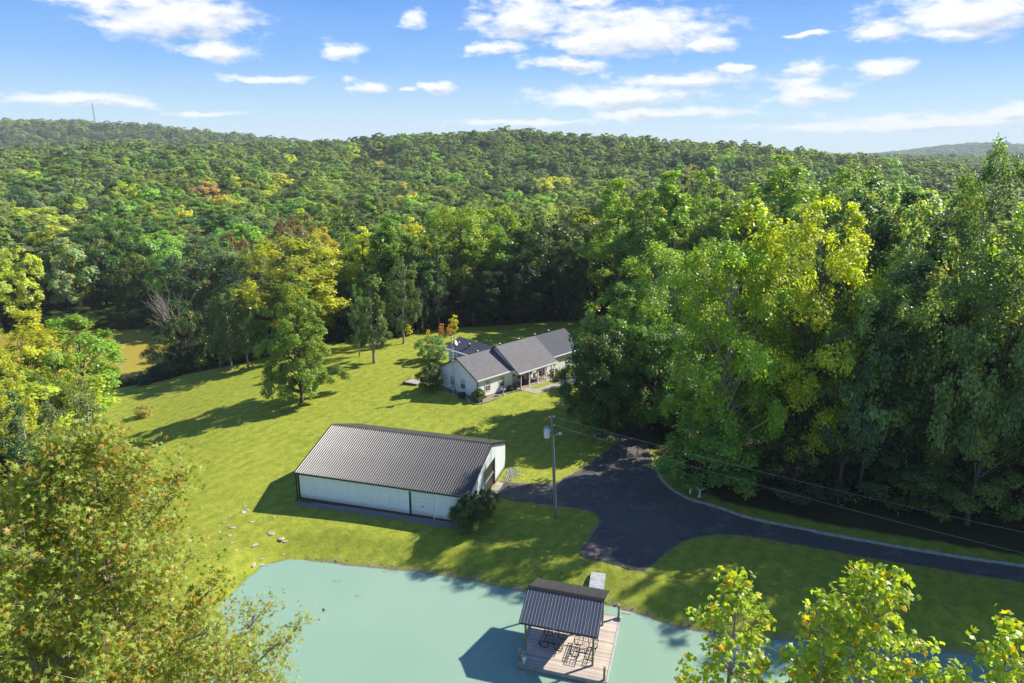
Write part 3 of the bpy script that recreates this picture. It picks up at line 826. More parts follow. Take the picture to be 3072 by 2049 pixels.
MB().slab([(-ov, BRY - .22, BRZ + .005), (BL + ov, BRY - .22, BRZ + .005), (BL + ov, BRY, BRZ + .10), (-ov, BRY, BRZ + .10)], .02) \
    .slab([(-ov, BRY + .001, BRZ + .10), (BL + ov, BRY + .001, BRZ + .10), (BL + ov, BRY + .22, BRZ + .005), (-ov, BRY + .22, BRZ + .005)], .02).build('ridge_cap', MT['trim_dark'], barn)
z_e = BE - .30 * math.sin(slope_f)
MB().box(-ov, BL + ov, -.36, -.30, z_e - .10, z_e + .035).build('gutter', MT['trim_dark'], barn)
z_b = BE - .30 * math.sin(slope_b)
MB().box(-ov, BL + ov, BW + .30, BW + .36, z_b - .10, z_b + .035).build('gutter', MT['trim_dark'], barn)
ym = -.30 * math.cos(slope_f)
for xx in (-ov - .03, BL + ov - .02):
    MB().slab([(xx, ym, z_e + .10), (xx + .05, ym, z_e + .10), (xx + .05, BRY, BRZ + .11), (xx, BRY, BRZ + .11)], .16) \
        .slab([(xx, BRY, BRZ + .11), (xx + .05, BRY, BRZ + .11), (xx + .05, BW + .29, z_b + .10), (xx, BW + .29, z_b + .10)], .16).build('rake_trim', MT['trim_dark'], barn)
# walls: ribbed panels as strips
def wall_strip(w, z0, za, zb_, ribs=4, t=.05):
    """Upright wall panel along +X facing -Y with ribs, top sloping from za to zb_."""
    mb = MB()
    mb.add([(0,0,z0),(w,0,z0),(w,t,z0),(0,t,z0),(0,0,za),(w,0,zb_),(w,t,zb_),(0,t,za)],
           [(0,3,2,1),(4,5,6,7),(0,1,5,4),(1,2,6,5),(2,3,7,6),(3,0,4,7)])
    for k in range(ribs):
        x = (k + .5) * w / ribs; zt = za + (zb_ - za) * x / w - .01
        mb.add([(x-.03,-.001,z0+.01),(x-.015,-.022,z0+.01),(x+.015,-.022,z0+.01),(x+.03,-.001,z0+.01),
                (x-.03,-.001,zt),(x-.015,-.022,zt),(x+.015,-.022,zt),(x+.03,-.001,zt)],
               [(0,1,5,4),(1,2,6,5),(2,3,7,6),(4,5,6,7),(0,3,2,1)])
    return mb.mesh('wall_panel')
z_s = .22
ww = BL / 19
DOORX = (11.45, 13.75)
full = wall_strip(ww - .004, z_s, BE, BE)
for side in (0, 1):
    for k in range(19):
        x0, x1 = k * ww, (k + 1) * ww
        if side == 0:
            if x1 > DOORX[0] and x0 < DOORX[1]:
                if x0 < DOORX[0]: link('wall_panel', wall_strip(DOORX[0] - x0 - .004, z_s, BE, BE, 3), MT['white_metal'], barn, loc=(x0, 0, 0))
                elif x1 > DOORX[1]: link('wall_panel', wall_strip(x1 - DOORX[1] - .004, z_s, BE, BE, 2), MT['white_metal'], barn, loc=(DOORX[1], 0, 0))
                continue
            link('wall_panel', full, MT['white_metal'], barn, loc=(x0, 0, 0))
        else:
            link('wall_panel', full, MT['white_metal'], barn, loc=(x1, BW, 0), rot=(0, 0, math.pi))
MB().box(DOORX[0], DOORX[1], .0, .05, 2.42, BE).build('door_header', MT['white_metal'], barn)
MB().box(DOORX[0] - .10, DOORX[0] + .05, -.035, .02, .05, 2.5).build('door_jamb', MT['trim_dark'], barn)
MB().box(DOORX[1] - .06, DOORX[1] + .04, -.035, .02, .05, 2.5).box(DOORX[0] + .05, DOORX[1] - .06, -.035, .02, 2.40, 2.5).build('door_trim', MT['trim_white'], barn)
dr = MB().box(DOORX[0] + .05, DOORX[1] - .06, .085, .10, .12, 2.40).build('overhead_door', MT['door_white'], barn)
for k in range(5):
    z0 = .12 + k * .456
    MB().box(DOORX[0] + .055, DOORX[1] - .065, .04, .08, z0 + .008, z0 + .448).build('door_section', MT['door_white'], dr)
MB().box(12.60, 12.72, .015, .04, 1.05, 1.17).build('handle', MT['black_metal'], dr)
# gable ends
def roof_at(y): return BE + (BRZ - BE) * (y / BRY if y < BRY else (BW - y) / (BW - BRY))
BDOOR = (4.85, 8.05, 2.75)
ng = 13; gw = BW / ng
for k in range(ng):
    y0, y1 = k * gw, (k + 1) * gw
    segs = [(y0, y1)] if not (y0 < BRY < y1) else [(y0, BRY), (BRY, y1)]
    for (a, b) in segs:
        # far (left) gable
        link('wall_panel', wall_strip(b - a - .004, z_s, roof_at(b), roof_at(a), 4), MT['white_metal'], barn, loc=(0, b, 0), rot=(0, 0, -math.pi / 2))
        zb0 = z_s
        parts = [(a, b, z_s)]
        if b > BDOOR[0] and a < BDOOR[1]:
            parts = []
            if a < BDOOR[0]: parts.append((a, BDOOR[0], z_s)); parts.append((BDOOR[0], b, BDOOR[2]))
            elif b > BDOOR[1]: parts.append((a, BDOOR[1], BDOOR[2])); parts.append((BDOOR[1], b, z_s))
            else: parts.append((a, b, BDOOR[2]))
        for (p0, p1, zz) in parts:
            if p1 - p0 > .03:
                link('wall_panel', wall_strip(p1 - p0 - .004, zz, roof_at(p0), roof_at(p1), 4), MT['white_metal'], barn, loc=(BL, p0, 0), rot=(0, 0, math.pi / 2))
bd = MB().box(BL - .16, BL - .13, BDOOR[0], BDOOR[1], .02, BDOOR[2]).build('main_door', MT['door_dark'], barn)
for k in range(5):
    MB().box(BL - .125, BL - .085, BDOOR[0] + .01, BDOOR[1] - .01, .03 + k * .545, .565 + k * .545).build('door_section', MT['door_dark'], bd)
for k in range(6):
    y = BDOOR[0] + .22 + k * .49
    MB().box(BL - .083, BL - .06, y, y + .36, 1.25, 1.52).build('window_pane', MT['steel'], bd)
for (y0, y1, z0, z1) in ((BDOOR[0] - .10, BDOOR[0], 0, BDOOR[2] + .1), (BDOOR[1], BDOOR[1] + .1, 0, BDOOR[2] + .1), (BDOOR[0], BDOOR[1], BDOOR[2], BDOOR[2] + .1)):
    MB().box(BL - .03, BL + .045, y0, y1, z0, z1).build('door_trim', MT['trim_dark'], barn)
for (x, y, nm) in ((-.06, -.06, 0), (BL + .06, -.06, 0), (-.06, BW + .06, 0), (BL + .06, BW + .06, 0)):
    sx = .06 if x < 0 else -.06; sy = .06 if y < 0 else -.06
    MB().box(min(x, x + sx * 2.2), max(x, x + sx * 2.2), min(y, y + sy), max(y, y + sy), 0, BE - .02).build('corner_trim', MT['trim_dark'], barn)
MB().box(-.14, -.05, -.33, -.24, 0, z_e - .06).tube((-.1,-.33,.08),(-.1,-.75,.03),.05).build('downspout', MT['trim_dark'], barn)
MB().box(0.02, BL - .02, -.02, .04, -.6, z_s).build('skirt_board', MT['skirt'], barn)
MB().box(0.02, BL - .02, BW - .04, BW + .02, -.6, z_s).box(-.02, .04, .05, BW - .05, -.9, z_s - .003).build('skirt_board', MT['skirt'], barn)
MB().box(BL - .04, BL + .02, .05, BDOOR[0] - .1, -.3, z_s - .003).box(BL - .04, BL + .02, BDOOR[1] + .1, BW - .05, -.3, z_s - .003).build('skirt_board', MT['skirt'], barn)
MB().box(.1, BL - .2, .1, BW - .1, -.2, .01).build('floor', MT['concrete'], barn)
c = MB()
c.box(BL + .06, BL + .85, BDOOR[0] - .3, BDOOR[1] + .3, -.1, .06); c.build('door_apron', MT['concrete'], barn)
MB().tube((BL - .4, BRY + .9, BRZ - .1), (BL - .4, BRY + .9, BRZ + .75), .03).build('vent_pipe', MT['trim_dark'], barn)

# ================================================================== HOUSE
HO, HR, HZ = (-7.44, 87.06), R(44.7), 0.45
house = empty('house', 'white ranch house with grey shingle roof and front porch', 'house', (HO[0], HO[1], HZ), HR)
def H(name, mb, mat, parent=None): return mb.build(name, MT[mat], parent or house)
# wall boxes of wing 1
W1, W2, G1 = (.3, 6.7), (6.7, 14.1), (14.1, 22.0)
RZ1, EZ1 = 4.95, 2.72
def gable_prism(mb, x0, x1, ys, zs, z0):
    """Solid block with gabled profile (polyline ys/zs) between x0 and x1."""
    n = len(ys)
    a = [(x0, ys[0], z0)] + [(x0, y, z) for y, z in zip(ys, zs)] + [(x0, ys[-1], z0)]
    b = [(x1, y, z) for _, y, z in a]
    k = len(a)
    return mb.add(a + b, [tuple(range(k)), tuple(range(2 * k - 1, k - 1, -1))] + [(i, k + i, k + (i + 1) % k, (i + 1) % k) for i in range(k)])
s1 = (RZ1 - EZ1) / 4.15
def r1(y): return RZ1 - abs(y) * s1
H('wall', gable_prism(MB(), W1[0], W1[1], [-3.85, 0, 3.85], [r1(3.85) - .12, RZ1 - .12, r1(3.85) - .12], .12), 'siding')
RZ2, RY2, EF2, EB2 = 5.45, -.8, -5.35, 4.15
s2 = (RZ2 - 2.50) / (RY2 - EF2)
def r2(y): return RZ2 - (RY2 - y) * s2 if y < RY2 else RZ2 - (y - RY2) * (RZ2 - 2.70) / (EB2 - RY2)
H('wall', gable_prism(MB(), W2[0] + .02, W2[1], [-2.9, RY2, 3.85], [r2(-2.9) - .12, RZ2 - .12, r2(3.85) - .12], .12), 'siding')
# gable infill over the porch
gi = MB().add([(6.72,-5.2,r2(-5.2)-.10),(6.72,-2.9,r2(-2.9)-.10),(6.72,-2.9,2.15),(6.72,-5.2,2.15),(6.86,-5.2,r2(-5.2)-.10),(6.86,-2.9,r2(-2.9)-.10),(6.86,-2.9,2.15),(6.86,-5.2,2.15)],
              [(0,3,2,1),(4,5,6,7),(0,4,7,3),(1,2,6,5),(0,1,5,4),(3,7,6,2)])
H('porch_gable', gi, 'siding')
s3 = (4.95 - 2.60) / 4.05
def r3(y): return 4.95 - abs(y - .4) * s3
H('wall', gable_prism(MB(), G1[0] + .02, G1[1], [-3.2, .4, 4.0], [r3(-3.2) - .12, 4.83, r3(4.0) - .12], .05), 'siding')
# back wing (ridge runs front to back)
def rb(x): return 3.85 - abs(x - 10) * .46
bw = MB(); a = [(7.5,0,.1),(7.5,0,rb(7.5)-.1),(10,0,3.75),(12.5,0,rb(12.5)-.1),(12.5,0,.1)]
k = 5; bw.add([(x, 3.9, z) for x, _, z in a] + [(x, 10.8, z) for x, _, z in a], [tuple(range(k - 1, -1, -1)), tuple(range(k, 2 * k))] + [(i, (i + 1) % k, k + (i + 1) % k, k + i) for i in range(k)])
H('wall', bw, 'siding')
# roofs
def roof_slope(pts, mat, t=.10): return H('roof', MB().slab(pts, t), mat)
roof_slope([(0,-4.15,EZ1),(6.68,-4.15,EZ1),(6.68,0,RZ1),(0,0,RZ1)], 'shingle')
roof_slope([(0,0.002,RZ1),(6.68,0.002,RZ1),(6.68,4.15,EZ1),(0,4.15,EZ1)], 'shingle')
roof_slope([(6.45,EF2,r2(EF2)),(14.4,EF2,r2(EF2)),(14.4,RY2,RZ2),(6.45,RY2,RZ2)], 'shingle')
roof_slope([(6.45,RY2+.002,RZ2),(14.4,RY2+.002,RZ2),(14.4,EB2,r2(EB2)),(6.45,EB2,r2(EB2))], 'shingle')
roof_slope([(14.42,-3.65,r3(-3.65)),(22.3,-3.65,r3(-3.65)),(22.3,.4,4.95),(14.42,.4,4.95)], 'shingle_shade_tone')
roof_slope([(14.42,.402,4.95),(22.3,.402,4.95),(22.3,4.45,r3(4.45)),(14.42,4.45,r3(4.45))], 'shingle_shade_tone')
roof_slope([(7.2,2.6,rb(7.2)+.02),(7.2,11.15,rb(7.2)+.02),(10,11.15,3.87),(10,1.4,3.87)][::-1], 'shingle_shade_tone')
roof_slope([(10.002,1.4,3.87),(10.002,11.15,3.87),(12.8,11.15,rb(12.8)+.02),(12.8,2.6,rb(12.8)+.02)][::-1], 'shingle_shade_tone')
# rake and fascia boards
def board(p, q, w=.05, h=.19, mat='trim_dark', name='rake_board'):
    p, q = Vector(p), Vector(q); d = (q - p).normalized(); n = Vector((-d.y, d.x, 0)); n = n.normalized() * w / 2 if n.length > 1e-6 else Vector((w/2, 0, 0))
    mb = MB(); vs = []
    for pt in (p, q):
        for s_, dz in ((-1, -h), (1, -h), (1, 0), (-1, 0)): vs.append(pt + n * s_ + Vector((0, 0, dz)))
    mb.add(vs, [(0,3,2,1),(4,5,6,7),(0,1,5,4),(1,2,6,5),(2,3,7,6),(3,0,4,7)])
    return H(name, mb, mat)
board((-.03,-4.15,EZ1+.02),(-.03,0,RZ1+.02)); board((-.03,0.01,RZ1+.02),(-.03,4.15,EZ1+.02))
board((6.42,EF2,r2(EF2)+.02),(6.42,RY2,RZ2+.02)); board((6.42,RY2+.01,RZ2+.02),(6.42,EB2,r2(EB2)+.02))
board((14.43,EF2,r2(EF2)+.02),(14.43,-3.7,r2(-3.7)+.02),.03,.16)
def gutter(x0, x1, y, z, name='gutter'):
    H(name, MB().box(x0, x1, y - .11, y - .003, z - .14, z + .005), 'trim_white')
gutter(0, 6.4, -4.15, EZ1); gutter(6.45, 14.4, EF2, r2(EF2)); gutter(14.46, 22.3, -3.65, r3(-3.65))
H('gutter', MB().box(7.08, 7.197, 2.6, 11.15, rb(7.2) - .12, rb(7.2) + .03), 'trim_white')
# foundations
H('foundation', MB().box(.33, 6.7, -3.82, 3.82, -1.6, .118), 'found'); H('foundation', MB().box(6.75, 14.1, -2.87, 3.82, -1.2, .116), 'found')
H('foundation', MB().box(7.55, 12.45, 3.9, 10.75, -2.0, .09), 'found'); H('foundation', MB().box(14.15, 21.9, -3.15, 3.9, -1.0, .049), 'found')
# porch
H('porch_floor', MB().box(6.75, 14.25, -5.35, -2.905, -.4, .08), 'porch')
for k in range(5):
    x = 7.05 + k * 1.72
    H('porch_post', MB().box(x - .075, x + .075, -5.22, -5.07, .08, 2.36), 'trim_white')
H('porch_beam', MB().box(6.9, 14.2, -5.24, -5.05, 2.16, 2.36), 'trim_white')
H('downspout', MB().box(6.78, 6.88, -5.36, -5.25, -.1, 2.2).box(6.5, 6.88, -5.36, -5.25, 2.2, 2.32), 'trim_dark')
H('downspout', MB().box(.22, .30, -3.96, -3.87, -.2, 2.5), 'trim_dark')
H('corner_board', MB().box(.25, .36, -3.87, -3.80, .12, r1(3.85) - .14), 'trim_dark')
H('corner_board', MB().box(14.02, 14.14, -2.95, -2.89, .12, 2.5), 'trim_dark')
# windows: frame part with pane, muntin and curtain sub-parts
def window(x, y, z, w, h, face):
    """face 'f': wall plane y=const looking to -Y; face 'l': wall plane x=const looking to -X."""
    def bx(a0, a1, d0, d1, z0, z1):
        return MB().box(a0, a1, y - d1, y - d0, z0, z1) if face == 'f' else MB().box(x - d1, x - d0, a0, a1, z0, z1)
    c0 = x if face == 'f' else y
    f = MB()
    for (a0, a1, z0, z1) in ((c0 - w/2 - .07, c0 + w/2 + .07, z + h, z + h + .08), (c0 - w/2 - .07, c0 + w/2 + .07, z - .08, z), (c0 - w/2 - .07, c0 - w/2, z, z + h), (c0 + w/2, c0 + w/2 + .07, z, z + h)):
        if face == 'f': f.box(a0, a1, y - .05, y - .002, z0, z1)
        else: f.box(x - .05, x - .002, a0, a1, z0, z1)
    fr = H('window', f, 'trim_white')
    bx(c0 - w/2, c0 + w/2, .004, .012, z, z + h).build('pane', MT['glass'], fr)
    bx(c0 - w/2, c0 + w/2, .014, .018, z + h * .52, z + h).build('blind', MT['curtain'], fr)
    mm = MB()
    for q in (z + h * .5, z + h * .25):
        b_ = bx(c0 - w/2, c0 + w/2, .020, .034, q - .02, q + .02); mm.add(b_.v, b_.f)
    b_ = bx(c0 - .012, c0 + .012, .021, .030, z, z + h * .48); mm.add(b_.v, b_.f)
    mm.build('muntin', MT['trim_white'], fr)
window(.3, 1.15, .85, .85, 1.25, 'l'); window(.3, -.95, .85, .85, 1.25, 'l')
window(2.1, -3.85, .85, .85, 1.25, 'f'); window(4.7, -3.85, .85, .85, 1.25, 'f')
window(9.1, -2.9, .75, .9, 1.3, 'f'); window(11.0, -2.9, .75, .9, 1.3, 'f'); window(13.1, -2.9, .95, .8, 1.0, 'f')
for k in range(4): window(7.5, 5.0 + k * 1.55, .75, 1.15, 1.35, 'l')
dd = H('front_door', MB().box(7.5, 8.4, -2.95, -2.902, .1, 2.1), 'trim_white')
MB().box(7.65, 8.25, -2.965, -2.952, 1.2, 1.95).build('door_window', MT['glass'], dd)
MB().box(8.28, 8.33, -2.99, -2.952, 1.0, 1.08).build('handle', MT['black_metal'], dd)
gd = H('garage_door', MB().box(15.4, 18.1, -3.235, -3.202, .06, 2.2), 'door_white')
for k in range(4): MB().box(15.42, 18.08, -3.26, -3.236, .08 + k * .53, .59 + k * .53).build('door_section', MT['door_white'], gd)
gd = H('garage_door', MB().box(18.7, 21.4, -3.235, -3.202, .06, 2.2), 'door_white')
for k in range(4): MB().box(18.72, 21.38, -3.26, -3.236, .08 + k * .53, .59 + k * .53).build('door_section', MT['door_white'], gd)
# round roof vents
def vent(x, y, z):
    o = H('roof_vent', MB().lathe([(.10, 0), (.10, .30), (.17, .32), (.20, .42), (.19, .54), (.10, .64), (.01, .66)], 10, (x, y, z - .12)), 'black_metal')
    MB().lathe([(.165, .56), (.17, .60), (.12, .67), (.01, .69)], 10, (x, y, z - .12)).build('vent_cap', MT['steel'], o)
for (x, y, z) in ((8.7, 7.3, rb(8.7)), (5.3, 1.7, r1(1.7)), (8.6, .6, r2(.6)), (12.4, .6, r2(.6)), (16.4, 1.2, r3(1.2)), (19.5, 1.2, r3(1.2))): vent(x, y, z)
# porch step
H('step', MB().box(7.3, 8.6, -3.35, -2.91, .081, .2), 'porch')

def hloc(x, y, z=0):
    c, s = math.cos(HR), math.sin(HR)
    return (HO[0] + x * c - y * s, HO[1] + x * s + y * c, HZ + z)
# rear deck
deck = empty('rear_deck', 'brown timber deck with railing behind the white house', 'deck', hloc(3.3, 4.3, 0), HR)
for k in range(24): MB().box(.01, 3.85, .02 + k * .16, .165 + k * .16, .25, .29).build('plank', MT['wood_brown'], deck)
for (x, y) in ((0, 0), (0, 1.95), (0, 3.9), (1.95, 3.9), (3.85, 3.9)): MB().box(x - .06, x + .06, y - .06, y + .06, -2.4, 1.25).build('post', MT['wood_brown'], deck)
for (p, q) in (((0, .06), (0, 1.89)), ((0, 2.01), (0, 3.84)), ((.06, 3.9), (1.89, 3.9)), ((2.01, 3.9), (3.79, 3.9))):
    for z in (.45, .75, 1.12):
        x0, x1, y0, y1 = min(p[0], q[0]), max(p[0], q[0]), min(p[1], q[1]), max(p[1], q[1])
        MB().box(x0 - (.03 if x0 == x1 else 0), x1 + (.03 if x0 == x1 else 0), y0 - (.03 if y0 == y1 else 0), y1 + (.03 if y0 == y1 else 0), z, z + .09).build('rail', MT['wood_brown'] if z < 1 else MT['wood_grey'], deck)
sl = empty('garden_platform', 'low brown-edged concrete platform on the lawn left of the house', 'platform', (-14.2, 92.2, gz(-14.2, 92.2)), R(-28))
MB().box(-.9, 1.4, -.9, .9, -.5, .16).build('slab', MT['concrete'], sl)
MB().box(-1.0, 1.5, -1.0, -.9, -.5, .26).box(-1.0, -.9, -.9, .9, -.5, .257).build('edging', MT['wood_brown'], sl)
# front walk
walk = [at(*p, .45) for p in ()]
def walk_sheet(poly, name, mat, dz):
    v, f = poly_sheet(poly, .6, lambda a, b: ground_z(a, b) + dz)
    return tag(link(name, fastmesh(name, v, f), mat), kind='structure')
walk_sheet([(1.5,88.1),(3.3,86.7),(8.2,91.3),(11.2,94.4),(10.4,95.3),(7.5,92.6),(3.2,88.5),(2.3,89.2)], 'front_path', MT['concrete'], .03)
# stone edging of the flower bed
eb = open_line([(-9.8,87.3),(-8.4,86.7),(-7.0,86.1),(-6.0,84.9),(-5.3,83.3),(-4.2,82.9),(-3.2,83.7),(-2.3,84.6),(-1.1,86.4),(.2,87.5),(1.3,88.2)], .36)
bedr = empty('flower_bed_edging', 'curved line of pale edging stones round the flower bed at the house corner', 'edging stones', (-5, 84, gz(-5, 84)))
for k, p in enumerate(eb):
    link('edging_stone', rockm[k % 5], None, bedr, loc=(p[0] + 5, p[1] - 84, gz(*p) - gz(-5, 84) + .08), rot=(0, 0, k * 2.1), scale=(.26, .19, .55))

# antenna tower with dish
an = hloc(-.42, .25, 0); zg = gz(an[0], an[1])
ant = empty('antenna_tower', 'slim steel lattice antenna tower against the gable end of the house', 'antenna tower', (an[0], an[1], zg), HR)
TH = 8.3
tri = [(.0, .19), (-.17, -.1), (.17, -.1)]
for (x, y) in tri: MB().tube((x, y, 0), (x, y, TH), .022, .022, 6).build('leg', MT['steel'], ant)
for k in range(20):
    z = .2 + k * .41; mb = MB()
    for i in range(3): mb.tube((*tri[i], z), (*tri[(i + 1) % 3], z), .012, .012, 5); mb.tube((*tri[i], z), (*tri[(i + 1) % 3], z + .4), .009, .009, 4)
    mb.build('rung', MT['steel'], ant)
MB().tube((0, 0, TH - .3), (0, 0, TH + .6), .025, .025, 6).build('mast', MT['steel'], ant)
dh = MB().lathe([(.02, -.10), (.16, -.085), (.30, -.03), (.37, .03), (.36, .045), (.29, -.012), (.15, -.065), (.01, -.08)], 16).build('dish', MT['white_paint'], ant, loc=(.30, -.42, TH - 1.2), rot=(R(68), 0, R(30)), smooth_=True)
MB().tube((.0, 0, TH - 1.25), (.30, -.42, TH - 1.25), .025).tube((.30, -.42, TH - 1.25), (.62, -.75, TH - 1.1), .015).box(.56, .68, -.83, -.70, TH - 1.17, TH - 1.03).build('dish_arm', MT['white_paint'], ant)
# coiled hose on the tower foot
hp = hloc(-.72, .0, 0)
mb = MB(); n = 22
for j in range(3):
    pts = [(.46 * math.cos(2*math.pi*i/n), .03 * j, .56 + .56 * math.sin(2*math.pi*i/n)) for i in range(n + 1)]
    mb.path(pts, .032, 6)
hw = mb.build('coiled_hose', MT['black_metal'], None, (hp[0], hp[1], gz(hp[0], hp[1])), (0, 0, HR - R(75)))
tag(hw, 'tall black coiled hose hung at the foot of the antenna tower', 'hose')

# planter pedestal by front wall
pp = hloc(3.9, -4.95); pz = gz(pp[0], pp[1])
pl = empty('pedestal_planter', 'pale pedestal planter with dry grass in front of the house wall', 'planter', (pp[0], pp[1], pz), 0)
MB().lathe([(.24, 0), (.24, .08), (.12, .14), (.09, .55), (.13, .62), (.30, .72), (.33, .86), (.27, .86), (.2, .80), (.01, .80)], 14).build('pedestal', MT['concrete'], pl, smooth_=True)
mb = MB(); rs = np.random.RandomState(3)
for _ in range(70):
    a, t = rs.uniform(0, 6.28), rs.uniform(.1, .45); h = rs.uniform(.3, .65)
    c_, s_ = math.cos(a), math.sin(a)
    mb.add([(c_*.05 - s_*.012, s_*.05 + c_*.012, .8), (c_*.05 + s_*.012, s_*.05 - c_*.012, .8), (c_*(.05 + t), s_*(.05 + t), .8 + h)], [(0, 1, 2)])
mb.build('dry_grass', simple('straw_grass', (.33, .22, .10), .8), pl)

# porch chairs
def chair(x, y, rz, mat, label):
    p = hloc(x, y, .08); t = empty('porch_chair', label, 'chair', p, HR + rz, 'chairs on the front porch')
    MB().box(-.27, .27, -.27, .25, .40, .45).build('seat', mat, t)
    for k in range(5): MB().box(-.25 + k * .105, -.17 + k * .105, .22, .26, .45, 1.08).build('back_slat', mat, t)
    for sx in (-.25, .22):
        for sy in (-.25, .20): MB().box(sx, sx + .04, sy, sy + .04, .05, .62 if sy < 0 else 1.0).build('leg', mat, t)
        MB().box(sx - .02, sx + .06, -.3, .24, .62, .66).build('armrest', mat, t)
        MB().box(sx, sx + .04, -.42, .42, .0, .05).build('rocker', mat, t)
chair(9.0, -3.9, R(10), MT['wood_brown'], 'dark rocking chair on the porch nearest the front door')
chair(10.1, -4.0, R(-12), MT['wood_brown'], 'dark rocking chair in the middle of the porch row')
chair(11.3, -3.9, R(6), MT['white_paint'], 'white rocking chair on the front porch')
chair(12.4, -4.0, R(-8), MT['wood_brown'], 'dark rocking chair at the garage end of the porch')

# ================================================================== DOCK
DR = R(-16.3); DO = (.36, 37.95)
dock = empty('dock', 'weathered timber swimming dock standing in the turquoise pond', 'dock', (DO[0], DO[1], -.80), DR)
DW, DD = 5.88, 6.62
npl = 47; pwid = DD / npl
plm = MB().box(0, DW, 0, pwid - .014, -.04, 0).mesh('plank')
for k in range(npl): link('plank', plm, MT['wood_plank'], dock, loc=(0, k * pwid, 0))
MB().box(-.05, DW + .05, -.055, -.004, -.32, .002).build('rim_board', MT['wood_grey'], dock)
MB().box(-.05, DW + .05, DD + .004, DD + .055, -.32, .002).build('rim_board', MT['wood_grey'], dock)
MB().box(DW + .006, DW + .11, -.003, DD + .003, -.30, .03).build('rim_board', MT['rib_pale'], dock)
MB().box(-.055, -.006, -.003, DD + .003, -.32, .001).build('rim_board', MT['wood_grey'], dock)
for (x, y) in ((.3, .3), (2.9, .3), (5.6, .3), (.3, 6.3), (2.9, 6.3), (5.6, 6.3)): MB().tube((x, y, -2.6), (x, y, -.06), .09).build('pile', MT['wood_post'], dock)
for (x, y, h) in ((.08, .25, .92), (DW - .12, .12, 1.0), (DW - .06, DD - .12, 1.05)):
    o = MB().box(x - .065, x + .065, y - .065, y + .065, -.6, h).build('mooring_post', MT['wood_post'], dock)
    MB().box(x - .075, x + .075, y - .075, y + .075, h, h + .05).build('post_cap', MT['steel'], o)
for k, x in enumerate((1.05, 1.42)): MB().tube((x, -.12, -.9), (x, -.42, .02), .02, .02, 6).build('ladder_rail', MT['steel'], dock)
MB().tube((1.05, -.3, -.3), (1.42, -.3, -.3), .015).tube((1.05, -.2, -.62), (1.42, -.2, -.62), .015).build('ladder_rung', MT['steel'], dock)
bb = MB().box(DW + .10, DW + .78, DD - .22, DD + .12, .48, .53).build('side_shelf', MT['wood_grey'], dock)
MB().box(DW + .10, DW + .80, DD + .12, DD + .15, .44, .56).build('shelf_edge', MT['wood_post'], bb)
# life ring / hose at the left corner
mb = MB(); n = 16
for j in range(2): mb.path([(.20 * math.cos(2*math.pi*i/n), .02 + .035 * j, .20 * math.sin(2*math.pi*i/n)) for i in range(n + 1)], .028, 6)
c_, s_ = math.cos(DR), math.sin(DR)
def dloc(x, y, z=0): return (DO[0] + x * c_ - y * s_, DO[1] + x * s_ + y * c_, -.80 + z)
tag(mb.build('garden_hose', MT['teal_hose'], None, dloc(.50, .42, .55), (R(8), 0, DR + R(20))), 'teal hose coiled on the dock by the left roof post', 'hose')
rl = empty('hose_reel', 'small pale hose reel on the left corner of the dock', 'hose reel', dloc(.42, .18, 0), DR)
MB().lathe([(.13, -.05), (.13, -.035), (.05, -.034), (.05, .034), (.13, .035), (.13, .05)], 12).build('drum', MT['white_paint'], rl, loc=(0, 0, .32), rot=(math.pi / 2, 0, 0))
MB().box(-.10, .10, -.05, .05, 0, .03).box(-.02, .02, -.09, -.06, 0, .34).box(-.02, .02, .06, .09, 0, .34).build('stand', MT['white_paint'], rl)

# pavilion roof on posts
pav = empty('dock_pavilion', 'open shelter with blue-grey ribbed metal roof standing on the dock', 'shelter', dloc(0, 0, 0), DR)
PX0, PX1, PYF, PYR, PYB = -.10, 5.22, .62, 2.98, 5.68
PZE, PZR = 2.72, 3.86
for (x, y) in ((.22, 1.22), (4.82, 1.22), (.22, 5.35), (4.82, 5.35)):
    zt = PZE + (PZR - PZE) * ((y - PYF) / (PYR - PYF) if y < PYR else (PYB - y) / (PYB - PYR)) - .12
    MB().box(x - .065, x + .065, y - .065, y + .065, 0, zt).build('post', MT['wood_post'], pav)
sf = math.atan2(PZR - PZE, PYR - PYF); Lf_ = math.hypot(PZR - PZE, PYR - PYF)
sb_ = math.atan2(PZR - PZE, PYB - PYR); Lb_ = math.hypot(PZR - PZE, PYB - PYR)
np_ = 6; w_ = (PX1 - PX0) / np_
mf, mbk = rib_panel_mesh(w_ - .003, Lf_, .014, 4, .08), rib_panel_mesh(w_ - .003, Lb_, .026, 4, .12)
for k in range(np_):
    o = link('roof_panel', mf, MT['roof_blue'], pav, loc=(PX0 + k * w_, PYF, PZE), rot=(sf, 0, 0))
    mb = MB()
    for j in range(4):
        x = (j + .5) * w_ / 4
        mb.box(x - .007, x + .011, 0.01, Lf_ - .16, .0145, .021)
    mb.build('rib_cap', MT['rib_pale'], o)
    link('roof_panel', mbk, MT['roof_metal'], pav, loc=(PX0 + (k + 1) * w_, PYB, PZE), rot=(sb_, 0, math.pi))
MB().slab([(PX0, PYR - .18, PZR - .03), (PX1, PYR - .18, PZR - .03), (PX1, PYR, PZR + .06), (PX0, PYR, PZR + .06)], .02) \
    .slab([(PX0, PYR + .001, PZR + .06), (PX1, PYR + .001, PZR + .06), (PX1, PYR + .18, PZR - .02), (PX0, PYR + .18, PZR - .02)], .02).build('ridge_cap', MT['trim_dark'], pav)
